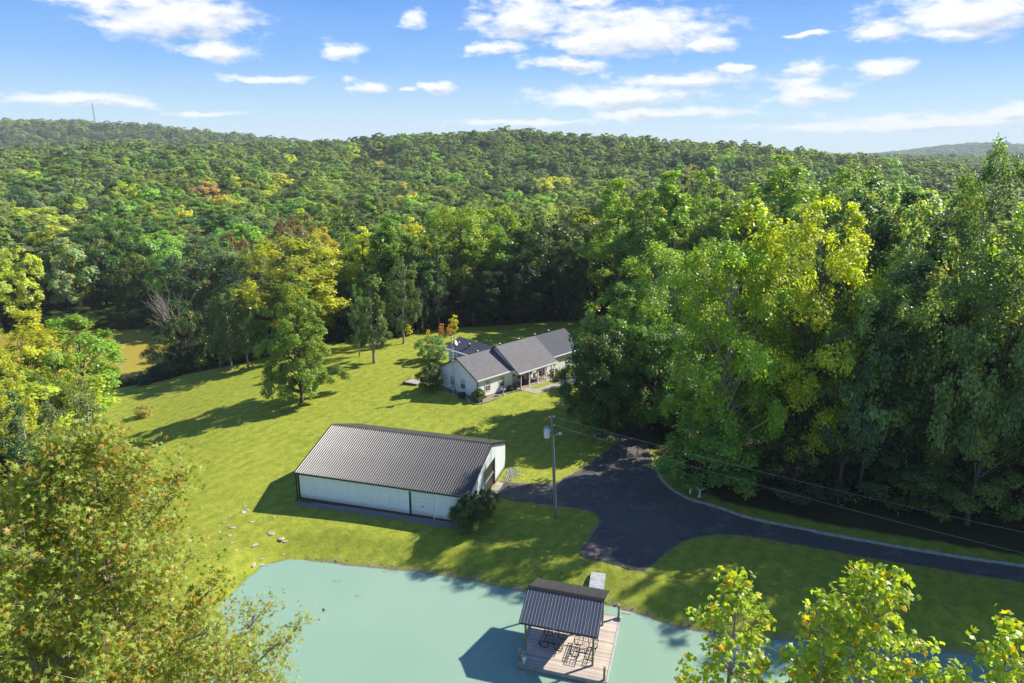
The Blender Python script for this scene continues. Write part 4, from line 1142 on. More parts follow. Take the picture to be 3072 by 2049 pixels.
for x in (PX0 + .02, PX1 - .06):
    MB().slab([(x, PYF, PZE - .015), (x + .04, PYF, PZE - .015), (x + .04, PYR, PZR - .015), (x, PYR, PZR - .015)], .14) \
        .slab([(x, PYR, PZR - .015), (x + .04, PYR, PZR - .015), (x + .04, PYB, PZE - .015), (x, PYB, PZE - .015)], .14).build('rake_board', MT['wood_post'], pav)
for (y, z) in ((PYF + .02, PZE - .01), (PYB - .06, PZE - .01)): MB().box(PX0 + .06, PX1 - .06, y, y + .04, z - .14, z).build('eave_board', MT['black_metal'], pav)
for k in range(5):
    x = .25 + k * 1.12
    MB().slab([(x, PYF + .08, PZE), (x + .05, PYF + .08, PZE), (x + .05, PYR - .02, PZR - .04), (x, PYR - .02, PZR - .04)], .12) \
        .slab([(x, PYR + .02, PZR - .04), (x + .05, PYR + .02, PZR - .04), (x + .05, PYB - .08, PZE), (x, PYB - .08, PZE)], .12).build('rafter', MT['wood_post'], pav)
for (x, y, z) in ((2.3, PYF - .08, PZE - .25), (PX1 + .16, PYB - .9, PZE + .02), (3.2, PYB + .05, PZE + .1)):
    o = MB().lathe([(.025, 0), (.035, .06), (.06, .12), (.02, .2), (.01, .2)], 8, (x, y, z)).build('lamp', MT['white_paint'], pav)
    MB().tube((x, y, z + .19), (x, y + (.12 if y < 1 else -.12), z + .26), .014).build('lamp_arm', MT['steel'], o)

# picnic tables
def picnic(x, y, rz, label):
    t = empty('picnic_table', label, 'picnic table', dloc(x, y, 0), DR + rz, 'black steel picnic tables on the dock')
    def grid_top(name, x0, x1, y0, y1, z, nx_):
        mb = MB(); mb.box(x0, x1, y0, y0 + .035, z, z + .035).box(x0, x1, y1 - .035, y1, z, z + .035).box(x0, x0 + .035, y0 + .035, y1 - .035, z, z + .034).box(x1 - .035, x1, y0 + .035, y1 - .035, z, z + .034)
        for k in range(1, nx_):
            xx = x0 + (x1 - x0) * k / nx_
            mb.box(xx - .01, xx + .01, y0 + .035, y1 - .035, z + .004, z + .026)
        return mb.build(name, MT['black_metal'], t)
    grid_top('table_top', -.38, .38, -.95, .95, .73, 4)
    grid_top('bench', -.82, -.52, -.95, .95, .43, 2)
    grid_top('bench', .52, .82, -.95, .95, .43, 2)
    for sy in (-.6, .6):
        for sx in (-1, 1):
            # bent tube leg: bench bracket, down, foot loop and up to the top
            pts = [(sx*.78, sy, .42), (sx*.80, sy, .12), (sx*.72, sy, .03), (sx*.34, sy, .03), (sx*.22, sy, .12), (sx*.16, sy, .72)]
            MB().path(pts, .026, 6).build('leg', MT['black_metal'], t)
        MB().tube((-.78, sy, .42), (.78, sy, .42), .018).build('crossbar', MT['black_metal'], t)
    MB().tube((0, -.6, .42), (0, .6, .42), .016).build('stretcher', MT['black_metal'], t)
picnic(1.85, 2.55, R(-2), 'black steel picnic table in the shade under the shelter roof')
picnic(4.05, 2.25, R(-2), 'black steel picnic table half in the sun by the front right post')

# gangway from the bank
gw_ = empty('gangway', 'narrow grey plank gangway from the bank down to the dock', 'gangway', dloc(3.35, DD + .10, .02), DR + R(4))
GL = 3.9; rise = math.atan2(.62, GL)
for k in range(26): MB().box(0, 1.15, k * .15, k * .15 + .138, 0, .035).build('plank', MT['wood_pale'], gw_, rot=(rise, 0, 0))
for x in (.02, 1.07): MB().box(x, x + .06, 0, GL, -.16, -.004).build('beam', MT['wood_grey'], gw_, rot=(rise, 0, 0))
MB().tube((1.2, .25, -.4), (1.2, .25, .5), .04).build('post', MT['white_paint'], gw_)

# ================================================================== UTILITY POLE AND WIRES
pb = Vector((3.96, 55.15, gz(3.96, 55.15)))
ptop = aty(1266.5, 955, 55.4)
pole = empty('utility_pole', 'tall grey timber utility pole on the grass beside the driveway', 'utility pole', pb)
tp = ptop - pb
def along(z): return Vector((tp.x * z / tp.z, tp.y * z / tp.z, z))
MB().tube((0, 0, -.3), tp, .15, .10, 10).build('pole', MT['pole_wood'], pole)
q = along(8.25)
tf = MB().lathe([(.02, 0), (.24, .02), (.27, .08), (.27, .78), (.29, .80), (.29, .84), (.18, .90), (.02, .92)], 14, (q.x - .48, q.y - .05, q.z - .45)).build('transformer', MT['transformer'], pole, smooth_=False)
for dx in (-.12, .10): MB().lathe([(.05, 0), (.06, .04), (.035, .08), (.05, .12), (.03, .16), (.045, .2), (.02, .26)], 8, (q.x - .48 + dx, q.y - .05, q.z + .45)).build('bushing', MT['steel'], tf)
MB().box(q.x - .24, q.x - .08, q.y - .10, q.y + .0, q.z - .25, q.z - .18).box(q.x - .24, q.x - .08, q.y - .10, q.y, q.z + .2, q.z + .27).build('bracket', MT['steel'], pole)
MB().tube(q + Vector((.05, 0, -.35)), q + Vector((.55, -.1, .0)), .025).build('lamp_arm', MT['steel'], pole)
MB().lathe([(.10, 0), (.15, .05), (.16, .12), (.06, .2), (.02, .22)], 10, tuple(q + Vector((.66, -.12, -.10)))).build('street_lamp_head', MT['transformer'], pole)
for z, s in ((tp.z - .12, 1), (8.9, 1), (tp.z - .15, -1)):
    w = along(z); MB().lathe([(.02, 0), (.06, .02), (.03, .06), (.06, .10), (.02, .14)], 8, (w.x + .17 * s, w.y, w.z)).build('insulator', MT['white_paint'], pole)
MB().tube(along(1.0) + Vector((.11, -.10, 0)), along(8.0) + Vector((.10, -.09, 0)), .022).build('conduit', MT['trim_white'], pole)
def wire(name, p, q, sag, label):
    pts = []
    for k in range(41):
        t = k / 40; w = p.lerp(q, t); w.z -= sag * 4 * t * (1 - t); pts.append(w)
    tag(MB().path(pts, 
        .005 if name == 'guy_wire' else .009, 5).build(name, MT['wire']), label, 'power line')
e1 = aty(2351, 1212, 44.5); e2 = aty(2351, 1260, 44.5)
w1, w2 = pb + along(tp.z - .05) + Vector((.17, 0, 0)), pb + along(8.97) + Vector((.17, 0, 0))
wire('power_line', w1, w1 + (e1 - w1) * 1.25, .55, 'upper bare power wire running from the pole top past the woods')
wire('power_line', w2, w2 + (e2 - w2) * 1.25, .55, 'lower bare power wire running from the pole past the woods')
wire('guy_wire', pb + along(9.6), Vector((-1.2, 59.8, .1)), .0, 'thin guy wire from the pole top down towards the barn')
bpy.data.objects['guy_wire']['category'] = 'guy wire'
# second pole holding the far ends, right of the view
far_end = w1 + (e1 - w1) * 1.25
p2 = empty('utility_pole', 'grey timber utility pole farther along the driveway', 'utility pole', (far_end.x, far_end.y, gz(far_end.x, far_end.y)))
MB().tube((0, 0, -.3), (0, 0, far_end.z - gz(far_end.x, far_end.y) + .3), .15, .10, 10).build('pole', MT['pole_wood'], p2)

# ================================================================== SMALL THINGS BY THE DRIVEWAY
def S3(u, v, z=0.0): return at(u, v, z, K=1.0)
p = S3(2098, 1490, .0)
mp = empty('pump_pedestal', 'blue-grey pedestal with a wide flat top under the tree by the drive', 'pedestal', (p.x, p.y, gz(p.x, p.y)), R(20))
MB().lathe([(.20, 0), (.20, .06), (.10, .14), (.09, .72), (.12, .80)], 12).build('column', MT['transformer'], mp, smooth_=True)
MB().box(-.34, .34, -.24, .24, .80, .90).box(-.26, .26, -.18, .18, .90, 1.02).build('top', MT['transformer'], mp)
p = S3(2070, 1482, .0)
MBp = MB().lathe([(.06, 0), (.10, .08), (.11, .3), (.07, .44), (.045, .52), (.075, .58), (.07, .66), (.02, .72)], 10)
tag(MBp.build('garden_ornament', MT['white_paint'], None, (p.x, p.y, gz(p.x, p.y)), smooth_=True), 'small white garden ornament standing beside the blue-grey pedestal', 'garden ornament')
p = S3(1812, 1310, .0)
ring = empty('stone_ring', 'ring of pale stones around the tree trunk at the lawn corner', 'stone ring', (p.x, p.y, gz(p.x, p.y)))
for k in range(22):
    a = 2 * math.pi * k / 22
    link('edging_stone', rockm[k % 5], None, ring, loc=(1.05 * math.cos(a), .9 * math.sin(a), .06), rot=(0, 0, a * 3), scale=(.22, .17, .7))
RING = (p.x, p.y)

# far radio mast on the hill
d0 = pix_dir(218 * K_, 280 * K_); yy = 1490.0; mxp = d0.x / d0.y * yy; mz = gz(mxp, yy) + 6
mt_ = aty(216, 236, yy); hh = mt_.z - mz
mast = empty('radio_mast', 'thin lattice radio mast rising above the far wooded hill', 'radio mast', (mxp, yy, mz))
tr3 = [(1.3, 0), (-.65, 1.1), (-.65, -1.1)]
for (x, y) in tr3: MB().tube((x, y, 0), (x * .6, y * .6, hh), .30, .22, 5).build('leg', MT['steel'], mast)
for k in range(26):
    z = hh * k / 26; f = 1 - .4 * k / 26; mb = MB()
    for i in range(3):
        a, b = tr3[i], tr3[(i + 1) % 3]; mb.tube((a[0] * f, a[1] * f, z), (b[0] * f, b[1] * f, z + hh / 26), .10, .10, 4, False)
    mb.build('brace', MT['steel'], mast)
# ================================================================== TREES
def unit(a): return a / (np.linalg.norm(a, axis=-1, keepdims=True) + 1e-9)
def rdirs(rs, n): return unit(rs.normal(0, 1, (n, 3)))
def quads(P, Nrm, L, W, rs, fold=0.0):
    """Rhombic leaves centred at P with normals Nrm."""
    n = len(P)
    t = unit(np.cross(Nrm, rdirs(rs, n))); b = np.cross(Nrm, t)
    L = np.broadcast_to(np.asarray(L, float), (n,))[:, None]; W = np.broadcast_to(np.asarray(W, float), (n,))[:, None]
    V = np.stack([P - t * L * .5, P + b * W * .5 + t * L * .08, P + t * L * .5, P - b * W * .5 + t * L * .08], 1).reshape(-1, 3)
    F = np.arange(4 * n).reshape(-1, 4)
    return V, F
def tubes_mesh(name, segs, n=5):
    """segs: list of (p0, p1, r0, r1)"""
    P0 = np.array([s[0] for s in segs], float); P1 = np.array([s[1] for s in segs], float)
    r0 = np.array([s[2] for s in segs]); r1 = np.array([s[3] for s in segs])
    d = unit(P1 - P0); ref = np.where(np.abs(d[:, 2:3]) > .9, np.array([[1., 0, 0]]), np.array([[0, 0, 1.]]))
    a = unit(np.cross(d, ref)); b = np.cross(d, a)
    th = np.arange(n) * 2 * math.pi / n
    ring = a[:, None, :] * np.cos(th)[None, :, None] + b[:, None, :] * np.sin(th)[None, :, None]
    V = np.concatenate([P0[:, None] + ring * r0[:, None, None], P1[:, None] + ring * r1[:, None, None]], 1).reshape(-1, 3)
    i = np.arange(n); j = (i + 1) % n
    f = np.stack([i, j, n + j, n + i], 1)
    F = (f[None] + (np.arange(len(segs)) * 2 * n)[:, None, None]).reshape(-1, 4)
    m = fastmesh(name, V, F); m.polygons.foreach_set('use_smooth', [True] * len(m.polygons)); return m

def env(shape, t):
    t = np.clip(t, 0, 1)
    if shape == 'round': return np.sin(math.pi * np.clip(t * .86 + .10, 0, 1)) ** .55
    if shape == 'oval': return np.sin(math.pi * np.clip(t * .88 + .09, 0, 1)) ** .8
    if shape == 'poplar': return (np.clip(t * 4, 0, 1) ** .6) * (1 - t * .93) ** .62
    if shape == 'cone': return (np.clip(t * 7, 0, 1) ** .6) * (1 - t) ** .72 + .02
    if shape == 'tiers': return ((np.clip(t * 9, 0, 1) ** .5) * (1 - t * .98) ** .36) * (.80 + .30 * np.abs(np.sin(t * 10.5 + .6)))
    return np.ones_like(t)
def grow(seed, Ht, Rr, zb, shape, K, nleaf, ls, sub=7, csize=.30, up=.35, limb_r=.10, gap=.0, ragged=1.0, droop=0.0, flat=.8, leafrand=.55, trunk_r=None, bare_r=.0, top_aut=0.0, aut_frac=.02, twigs=0, sm=0.0):
    """Crown of leaf masses on limbs. Returns (leaf V, F, tint, aut, wood segments)."""
    rs = np.random.RandomState(seed)
    # leaf masses
    cc, cr = [], []
    tries = 0
    while len(cc) < K and tries < K * 60:
        tries += 1
        t = rs.uniform(0.02, .97); e = float(env(shape, np.array([t]))[0])
        if rs.rand() > e ** .8 + .05: continue
        a = rs.uniform(0, 2 * math.pi); rr = Rr * e * rs.uniform(.45, .92) * (1 + .18 * ragged * rs.normal() * .6)
        p = np.array([math.cos(a) * rr, math.sin(a) * rr, zb + t * (Ht - zb)])
        r = Rr * csize * rs.uniform(.7, 1.25) * (.55 + .45 * e)
        if any(np.linalg.norm(p - q) < (r + w) * .52 for q, w in zip(cc, cr)) and tries < K * 40: continue
        cc.append(p); cr.append(r)
    cc.append(np.array([rs.normal(0, .2), rs.normal(0, .2), Ht - Rr * csize * .5])); cr.append(Rr * csize * .6)
    cc = np.array(cc); cr = np.array(cr); nk = len(cc)
    # branchlet masses on each
    axis = np.column_stack([np.zeros(nk), np.zeros(nk), cc[:, 2] - .25 * (Ht - zb)])
    outd = unit(cc - axis * np.array([0, 0, 1.]) - np.array([0, 0, 0]))
    outd = unit(np.column_stack([cc[:, 0], cc[:, 1], np.maximum(0.2, (cc[:, 2] - zb) / (Ht - zb)) * Rr * .8]))
    sid = np.repeat(np.arange(nk), sub)
    sdv = unit(rdirs(rs, nk * sub) + outd[sid] * .7 + np.array([0, 0, .25]))
    sc = cc[sid] + sdv * cr[sid][:, None] * rs.uniform(.35, .95, (nk * sub, 1)) * np.array([1, 1, flat])
    sr = cr[sid] * rs.uniform(.32, .58, nk * sub)
    keep = rs.rand(nk * sub) > gap
    sid, sc, sr, sdv = sid[keep], sc[keep], sr[keep], sdv[keep]
    w = sr ** 2; w /= w.sum()
    li = rs.choice(len(sc), nleaf, p=w)
    ld = unit(rdirs(rs, nleaf) + .55 * sdv[li] + np.array([0, 0, .25]))
    rr_ = rs.rand(nleaf) ** .6 * 1.25 + .12
    P = sc[li] + ld * (sr[li] * rr_)[:, None] * np.array([1, 1, flat]) + rs.normal(0, .025 * Rr, (nleaf, 3))
    if droop: P[:, 2] -= droop * (np.hypot(P[:, 0], P[:, 1]) / Rr) ** 2
    Nn = unit(ld * (.42 + sm * .5) + outd[sid[li]] * (.25 + sm * .8) + np.array([0, 0, up + .35 - sm * .35]) + rdirs(rs, nleaf) * leafrand * (1 - .55 * sm))
    sz = ls * rs.uniform(.7, 1.25, nleaf)
    V, F = quads(P, Nn, sz, sz * .72, rs)
    ctint = rs.uniform(-.22, .22, nk)[sid[li]] + rs.uniform(-.16, .16, len(sc))[li]
    tint = np.clip(.5 + ctint + rs.uniform(-.3, .3, nleaf), 0, 1)
    ca = rs.rand(len(sc)) < aut_frac * 2.0
    hfrac = (P[:, 2] - zb) / (Ht - zb)
    side = np.hypot(P[:, 0], P[:, 1]) / Rr
    aut = np.where(ca[li], rs.uniform(.2, .7, nleaf), 0) + (rs.rand(nleaf) < aut_frac) * .8
    aut += top_aut * np.clip(hfrac * 1.5 - .55, 0, 1) * np.clip(.35 + rs.uniform(-.5, .6, len(sc))[li] + side * .4, 0, 1) * 1.2
    aut = np.clip(aut, 0, 1)
    # wood
    tr = trunk_r or Ht * .017
    segs = []
    npt = 7; zt = np.linspace(-.6, Ht * .86, npt)
    tx = np.cumsum(np.r_[0, rs.normal(0, Ht * .006, npt - 1)]); ty = np.cumsum(np.r_[0, rs.normal(0, Ht * .006, npt - 1)])
    rad = tr * (1 - .88 * np.clip(zt, 0, None) / (Ht * .9)); rad[0] = tr * 1.45; zt[1] = Ht * .05; rad[1] = tr * 1.02
    for i in range(npt - 1): segs.append(((tx[i], ty[i], zt[i]), (tx[i+1], ty[i+1], zt[i+1]), rad[i], rad[i+1]))
    order = np.argsort(cc[:, 2])
    for k in order:
        c = cc[k]; dxy = math.hypot(c[0], c[1])
        z0 = min(max(zb * .75, c[2] - dxy * rs.uniform(.5, 1.0)), Ht * .8); z0 = max(z0, zb * .55)
        x0 = np.interp(z0, zt, tx); y0 = np.interp(z0, zt, ty); r0 = min(np.interp(z0, zt, rad) * .62, limb_r * (1.4 - z0 / Ht))
        mid = np.array([(x0 + c[0]) / 2, (y0 + c[1]) / 2, (z0 + c[2]) / 2 + rs.uniform(-.05, .12) * dxy]) + rs.normal(0, .06 * dxy + .02, 3)
        segs.append(((x0, y0, z0), tuple(mid), r0, r0 * .62)); segs.append((tuple(mid), tuple(c), r0 * .62, r0 * .25))
        if twigs:
            for s in np.where(sid == k)[0][:twigs]: segs.append((tuple(c), tuple(sc[s] + sdv[s] * sr[s] * .5), r0 * .28, r0 * .07))
    return V, F, np.repeat(tint, 4), np.repeat(aut, 4), segs
class Arche:
    def __init__(s, seed, Ht, Rr, zb, shape, K, nleaf, ls, **k):
        s.H, s.R, s.zb = Ht, Rr, zb
        s.V, s.F, s.t, s.a, segs = grow(seed, Ht, Rr, zb, shape, K, nleaf, ls, **k)
        s.wood = tubes_mesh('trunk', segs, 6 if nleaf > 6000 else 4)
        s.m = {}
    def leaves(s, mat):
        if mat not in s.m:
            m = fastmesh('crown', s.V, s.F); fattr(m, 'tint', s.t); fattr(m, 'aut', s.a); m.materials.append(MT[mat]); s.m[mat] = m
        return s.m[mat]

ND = 12500
NEAR = {
 'round': [Arche(11, 20, 6.4, 4.5, 'round', 51, 12500, .44, csize=.25), Arche(12, 20, 6.0, 3.5, 'round', 60, 12500, .42, ragged=1.4, csize=.24), Arche(13, 20, 6.8, 5, 'round', 45, 12500, .44, csize=.28)],
 'oval': [Arche(21, 20, 4.8, 4, 'oval', 54, 12500, .42, csize=.34), Arche(22, 20, 4.4, 3, 'oval', 60, 12500, .42, csize=.34, ragged=1.5)],
 'poplar': [Arche(31, 22, 4.2, 3, 'poplar', 46, 14000, .38, csize=.30, leafrand=.8), Arche(32, 22, 4.6, 4, 'poplar', 44, 14000, .38, csize=.32, leafrand=.8, ragged=1.4)],
 'cone': [Arche(41, 12, 2.4, 2.2, 'cone', 60, 15000, .17, csize=.24, sub=6, up=.15, flat=1.25, limb_r=.04, leafrand=.9, aut_frac=.01),
          Arche(42, 12, 2.7, 1.8, 'oval', 56, 15000, .17, csize=.24, sub=6, up=.1, flat=1.3, limb_r=.04, leafrand=.9, ragged=1.3, aut_frac=.01)],
 'spread': [Arche(51, 10, 5.2, 1.2, 'round', 30, 11000, .34, csize=.30, flat=.55)],
 'shrub': [Arche(61, 3, 1.4, .05, 'oval', 34, 9000, .155, csize=.36, limb_r=.02), Arche(62, 3, 1.7, .05, 'round', 34, 9000, .16, csize=.36, limb_r=.02, ragged=1.6)],
}
NEAR['wide'] = [Arche(71, 20, 10.5, 3.0, 'round', 110, 38000, .48, csize=.17, ragged=1.2), Arche(72, 20, 10.0, 2.5, 'round', 100, 38000, .48, csize=.18, ragged=1.5)]
MID = {
 'round': [Arche(111 + i, 20, 6.6, 5, 'round', 34, 6000, .72, sub=5, csize=.30, sm=.55) for i in range(3)],
 'oval': [Arche(121 + i, 20, 4.8, 4, 'oval', 32, 5200, .66, sub=5, csize=.32, sm=.55) for i in range(2)],
 'poplar': [Arche(131, 22, 4.5, 4, 'poplar', 34, 5200, .60, sub=5, csize=.32, sm=.45)],
 'cone': [Arche(141, 12, 2.5, 1.2, 'cone', 30, 3000, .38, sub=5, csize=.26)],
 'spread': [Arche(151, 10, 5.2, 1.2, 'round', 20, 2600, .66, sub=5, csize=.32, flat=.6)],
}
FAR = {
 'round': [Arche(211 + i, 20, 7.0, 6, 'round', 22, 1300, 1.55, sub=4, csize=.36, sm=1.0) for i in range(4)],
 'oval': [Arche(221 + i, 20, 5.2, 5, 'oval', 20, 1100, 1.45, sub=4, csize=.38, sm=1.0) for i in range(2)],
}

used_area = np.zeros(1)
def place_tree(pos, Ht, Rr, arche, name, label, cat, col, group=None, rz=0.0, mat='leaf', bark='bark', name_crown='crown'):
    x, y, z = pos
    t = empty(name, label, cat, (x, y, z), rz, group)
    sx, sz = Rr / arche.R, Ht / arche.H
    t.scale = (sx, sx, sz)
    c = link('needles' if mat == 'needle' else name_crown, arche.leaves(mat), None, t); c.color = (*col, 1)
    w = bpy.data.objects.new('trunk', arche.wood)
    if len(arche.wood.materials) == 0: arche.wood.materials.append(MT[bark])
    w.parent = t; COL.objects.link(w)
    if bark != 'bark':
        w.material_slots[0].link = 'OBJECT'; w.material_slots[0].material = MT[bark]
    return t

HEROES = []     # (x, y, z, Ht, R) for occlusion and spacing
def hero(u, vtop, y, wpx, kind, i, colname, name, label, cat='tree', bark='bark', mat=None, zb=None, group=None, arch=None):
    """Tree whose axis is seen at survey column u at forward distance y, with its tip at row vtop and crown wpx wide."""
    tip = aty(u, vtop, y); g0 = gz(tip.x, y)
    Ht = tip.z - g0; Rr = wpx / 2351 * 3072 / FOC * math.hypot(y, CAM_H - tip.z) / 2 * 1.04
    lod = arch or (NEAR if math.hypot(tip.x, y) < 205 or kind == 'cone' else MID)[kind][i % 9 % len((NEAR if math.hypot(tip.x, y) < 205 or kind == 'cone' else MID)[kind])]
    if not arch and kind in ('round', 'oval') and Rr / Ht > 1.35 * lod.R / lod.H: lod = NEAR['wide'][i % 2]
    m = mat or ('needle' if kind == 'cone' else 'leaf')
    col = PAL[colname] if isinstance(colname, str) else colname
    t = place_tree((tip.x, y, g0), Ht, Rr, lod, name, label, cat, col, group, rz=(i * 1.7 + u * .013), mat=m, bark=bark)
    HEROES.append((tip.x, y, g0, Ht, Rr)); return t

# --- the lone lawn tree, golden at the top
lawn_t = Arche(301, 21, 5.9, 1.9, 'tiers', 96, 44000, .30, csize=.20, sub=8, ragged=1.2, gap=.05, limb_r=.09, top_aut=.12, aut_frac=.02, twigs=2, trunk_r=.30, droop=.5)
hero(668, 626, 86, 168, 'oval', 0, (.150, .225, .032), 'lawn_tree', 'tall layered green tree standing alone on the lawn beyond the barn', arch=lawn_t)
hero(655, 540, 113, 224, 'round', 0, (.300, .325, .035), 'broadleaf_tree', 'golden yellow-green tree rising directly behind the lone lawn tree', arch=None)
# --- cedars along the lawn edge
for (u, v, y, w, i, lab) in ((486, 672, 109, 44, 0, 'leftmost of the three pale-trunked cedars at the lawn edge'), (508, 650, 106.5, 62, 1, 'middle one of three pale-trunked cedars at the lawn edge'),
        (548, 655, 106, 60, 0, 'rightmost of three pale-trunked cedars at the lawn edge'), (816, 655, 106, 44, 1, 'slim cedar on a bare trunk, left one of the pair on the lawn'),
        (850, 635, 102, 86, 0, 'broad cedar on a bare pale trunk, right one of the lawn pair'), (917, 592, 114, 76, 1, 'grey-green cedar behind and right of the lawn pair')):
    hero(u, v, y, w, 'cone', i, 'cedar green' if u != 816 else (0.080, 0.160, 0.032), 'cedar_tree', lab, 'cedar', bark='bark_pale', group='cedars along the lawn edge')
for (u, v, y, w, i, lab) in ((965, 610, 122, 46, 0, 'dark cedar in the wood edge left of the house roof'), (1003, 600, 124, 50, 1, 'very dark cedar rising behind the orange sapling'),
        (1085, 690, 126, 60, 0, 'low dark cedar in the wood edge behind the satellite dish')):
    hero(u, v, y, w, 'cone', i, (0.035, 0.067, 0.026), 'cedar_tree', lab, 'cedar')
# --- trees behind the lawn
hero(872, 498, 122, 140, 'poplar', 0, (0.136, 0.232, 0.038), 'poplar_tree', 'tall light green poplar rising behind the cedar pair')
hero(215, 524, 180, 236, 'round', 0, (0.067, 0.131, 0.035), 'broadleaf_tree', 'huge dark green round tree on the far bank of the brown pond')
hero(90, 600, 178, 190, 'round', 1, (0.083, 0.136, 0.032), 'broadleaf_tree', 'dark green tree left of the huge round one by the brown pond')
hero(318, 590, 172, 110, 'oval', 0, (0.112, 0.152, 0.038), 'broadleaf_tree', 'olive tree between the huge round tree and the dead tree')
hero(25, 640, 165, 150, 'round', 2, (0.072, 0.128, 0.032), 'broadleaf_tree', 'dark tree at the left frame edge above the pond shore')
hero(150, 655, 172, 150, 'round', 1, (0.058, 0.109, 0.032), 'broadleaf_tree', 'low dark tree hanging over the far shore of the brown pond')
for (u, v, w, c_, lb) in ((120, 712, 80, (.06, .10, .03), 'low dark bushy tree on the far pond bank, leftmost of the bank row'), (175, 705, 84, (.05, .085, .03), 'low dark bushy tree on the far pond bank, second from the left'),
        (232, 712, 80, (.065, .11, .03), 'low green bushy tree on the far pond bank under the huge round tree'), (285, 700, 86, (.05, .09, .03), 'low dark bushy tree on the far pond bank, second from the dead tree'),
        (340, 705, 80, (.075, .115, .03), 'low olive bushy tree on the far pond bank next to the dead tree'), (60, 715, 84, (.05, .09, .03), 'low bushy tree at the far left end of the pond bank')):
    hero(u, v, 161, w, 'spread', 0, c_, 'bank_tree', lb, 'tree')
hero(452, 540, 160, 168, 'round', 1, (0.096, 0.157, 0.064), 'broadleaf_tree', 'grey-green round tree behind the three cedars')
hero(425, 690, 120, 110, 'spread', 0, (0.048, 0.093, 0.029), 'broadleaf_tree', 'low dark tree below the dead tree by the brown pond')
hero(370, 775, 113, 90, 'spread', 0, (0.042, 0.080, 0.026), 'broadleaf_tree', 'low dark bushy tree at the right end of the brown pond')
hero(585, 575, 132, 90, 'round', 2, (0.120, 0.152, 0.035), 'broadleaf_tree', 'olive tree left behind the golden tree')
hero(670, 492, 160, 128, 'round', 0, (.175, .130, .080), 'broadleaf_tree', 'rust-brown round tree directly behind the golden tree')
hero(522, 540, 190, 60, 'round', 1, (.19, .135, .075), 'broadleaf_tree', 'small reddish tree in the wood left of the lawn tree top')
hero(560, 552, 188, 44, 'oval', 0, (.19, .135, .075), 'broadleaf_tree', 'small wine-brown tree beside the reddish one left of the lawn tree')
hero(80, 535, 230, 60, 'oval', 1, 'pinkish orange', 'broadleaf_tree', 'pinkish orange tree on the hillside above the pond, near the left edge')
hero(735, 525, 140, 90, 'oval', 0, (0.336, 0.304, 0.035), 'broadleaf_tree', 'golden yellow tree peeping right behind the lawn tree')
hero(790, 480, 150, 120, 'round', 0, (0.074, 0.138, 0.032), 'broadleaf_tree', 'dark green tree between the rust-brown tree and the tall poplar')
hero(765, 640, 118, 80, 'oval', 1, (0.042, 0.080, 0.029), 'broadleaf_tree', 'very dark tree in the wood edge left of the cedar pair')
hero(1055, 480, 134, 165, 'round', 2, (0.192, 0.272, 0.029), 'broadleaf_tree', 'bright yellow-green tree behind the house, left one of two', mat='leaf')
hero(1160, 474, 140, 150, 'round', 1, (0.168, 0.264, 0.032), 'broadleaf_tree', 'bright yellow-green tree behind the house, right one of two')
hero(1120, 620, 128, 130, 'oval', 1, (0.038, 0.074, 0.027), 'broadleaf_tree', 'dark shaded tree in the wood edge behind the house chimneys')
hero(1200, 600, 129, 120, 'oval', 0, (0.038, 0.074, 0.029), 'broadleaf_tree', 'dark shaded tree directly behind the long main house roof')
hero(1262, 500, 134, 150, 'round', 0, (0.048, 0.090, 0.029), 'broadleaf_tree', 'tall dark tree behind the garage end of the house')
hero(1320, 560, 128, 110, 'oval', 1, (0.038, 0.077, 0.026), 'broadleaf_tree', 'dark open-trunked tree right behind the garage roof', bark='bark')
hero(955, 560, 130, 100, 'round', 2, (0.064, 0.112, 0.032), 'broadleaf_tree', 'dark green tree above the pair of dark cedars')
# --- small autumn saplings under the edge
for (u, v, y, w, c, lab) in ((1013, 742, 117, 13, (0.400, 0.208, 0.048), 'small orange-red sapling glowing at the foot of the woods'), (1042, 722, 119, 20, (0.400, 0.400, 0.032), 'yellow sapling above the orange-red one at the wood foot'),
        (983, 756, 116.5, 11, (0.400, 0.352, 0.032), 'small yellow sapling left of the orange-red one'), (938, 744, 119, 14, (0.400, 0.384, 0.032), 'tiny golden sapling in the dark wood edge left of the others'),
        (1030, 746, 117.5, 11, (.42, .25, .03), 'small orange-yellow sapling just right of the orange-red one')):
    hero(u, v, y, w, 'spread', 0, c, 'sapling', lab, 'sapling')
# --- dead tree
rs = np.random.RandomState(77)
def branches(rs, base, d, L, r, depth, segs, spread=.55, tips=None, upk=.12):
    n = 3; p = np.array(base, float); d = unit(np.array(d, float))
    for k in range(n):
        d = unit(d + rs.normal(0, .13, 3) + np.array([0, 0, upk * .5])); q = p + d * L / n
        segs.append((tuple(p), tuple(q), r * (1 - k / n * .4), r * (1 - (k + 1) / n * .4))); p = q
        if depth > 0:
            for _ in range(1 if k < n - 1 else 2):
                nd = unit(d + rs.normal(0, spread, 3) + np.array([0, 0, upk])); branches(rs, p, nd, L * rs.uniform(.55, .8), r * .5, depth - 1, segs, spread, tips, upk)
    if tips is not None and depth <= 1: tips.append((p, d))
tip = aty(384, 640, 122); g0 = gz(tip.x, 122); Ht = tip.z - g0
segs, tips = [], []
branches(rs, (0, 0, 0), (0, 0, 1), Ht * .62, .34, 4, segs, .50, tips, .25)
mx = max(s[1][2] for s in segs); k_ = Ht / mx
segs = [(tuple(np.array(a) * k_), tuple(np.array(b) * k_), r0, r1) for a, b, r0, r1 in segs]
dt = empty('dead_tree', 'pale bare dead tree with few leaves beside the brown pond', 'tree', (tip.x, 122, g0))
link('trunk', tubes_mesh('trunk', segs, 5), MT['bark_pale'], dt)
tp_ = np.array([p for p, d in tips]) * k_
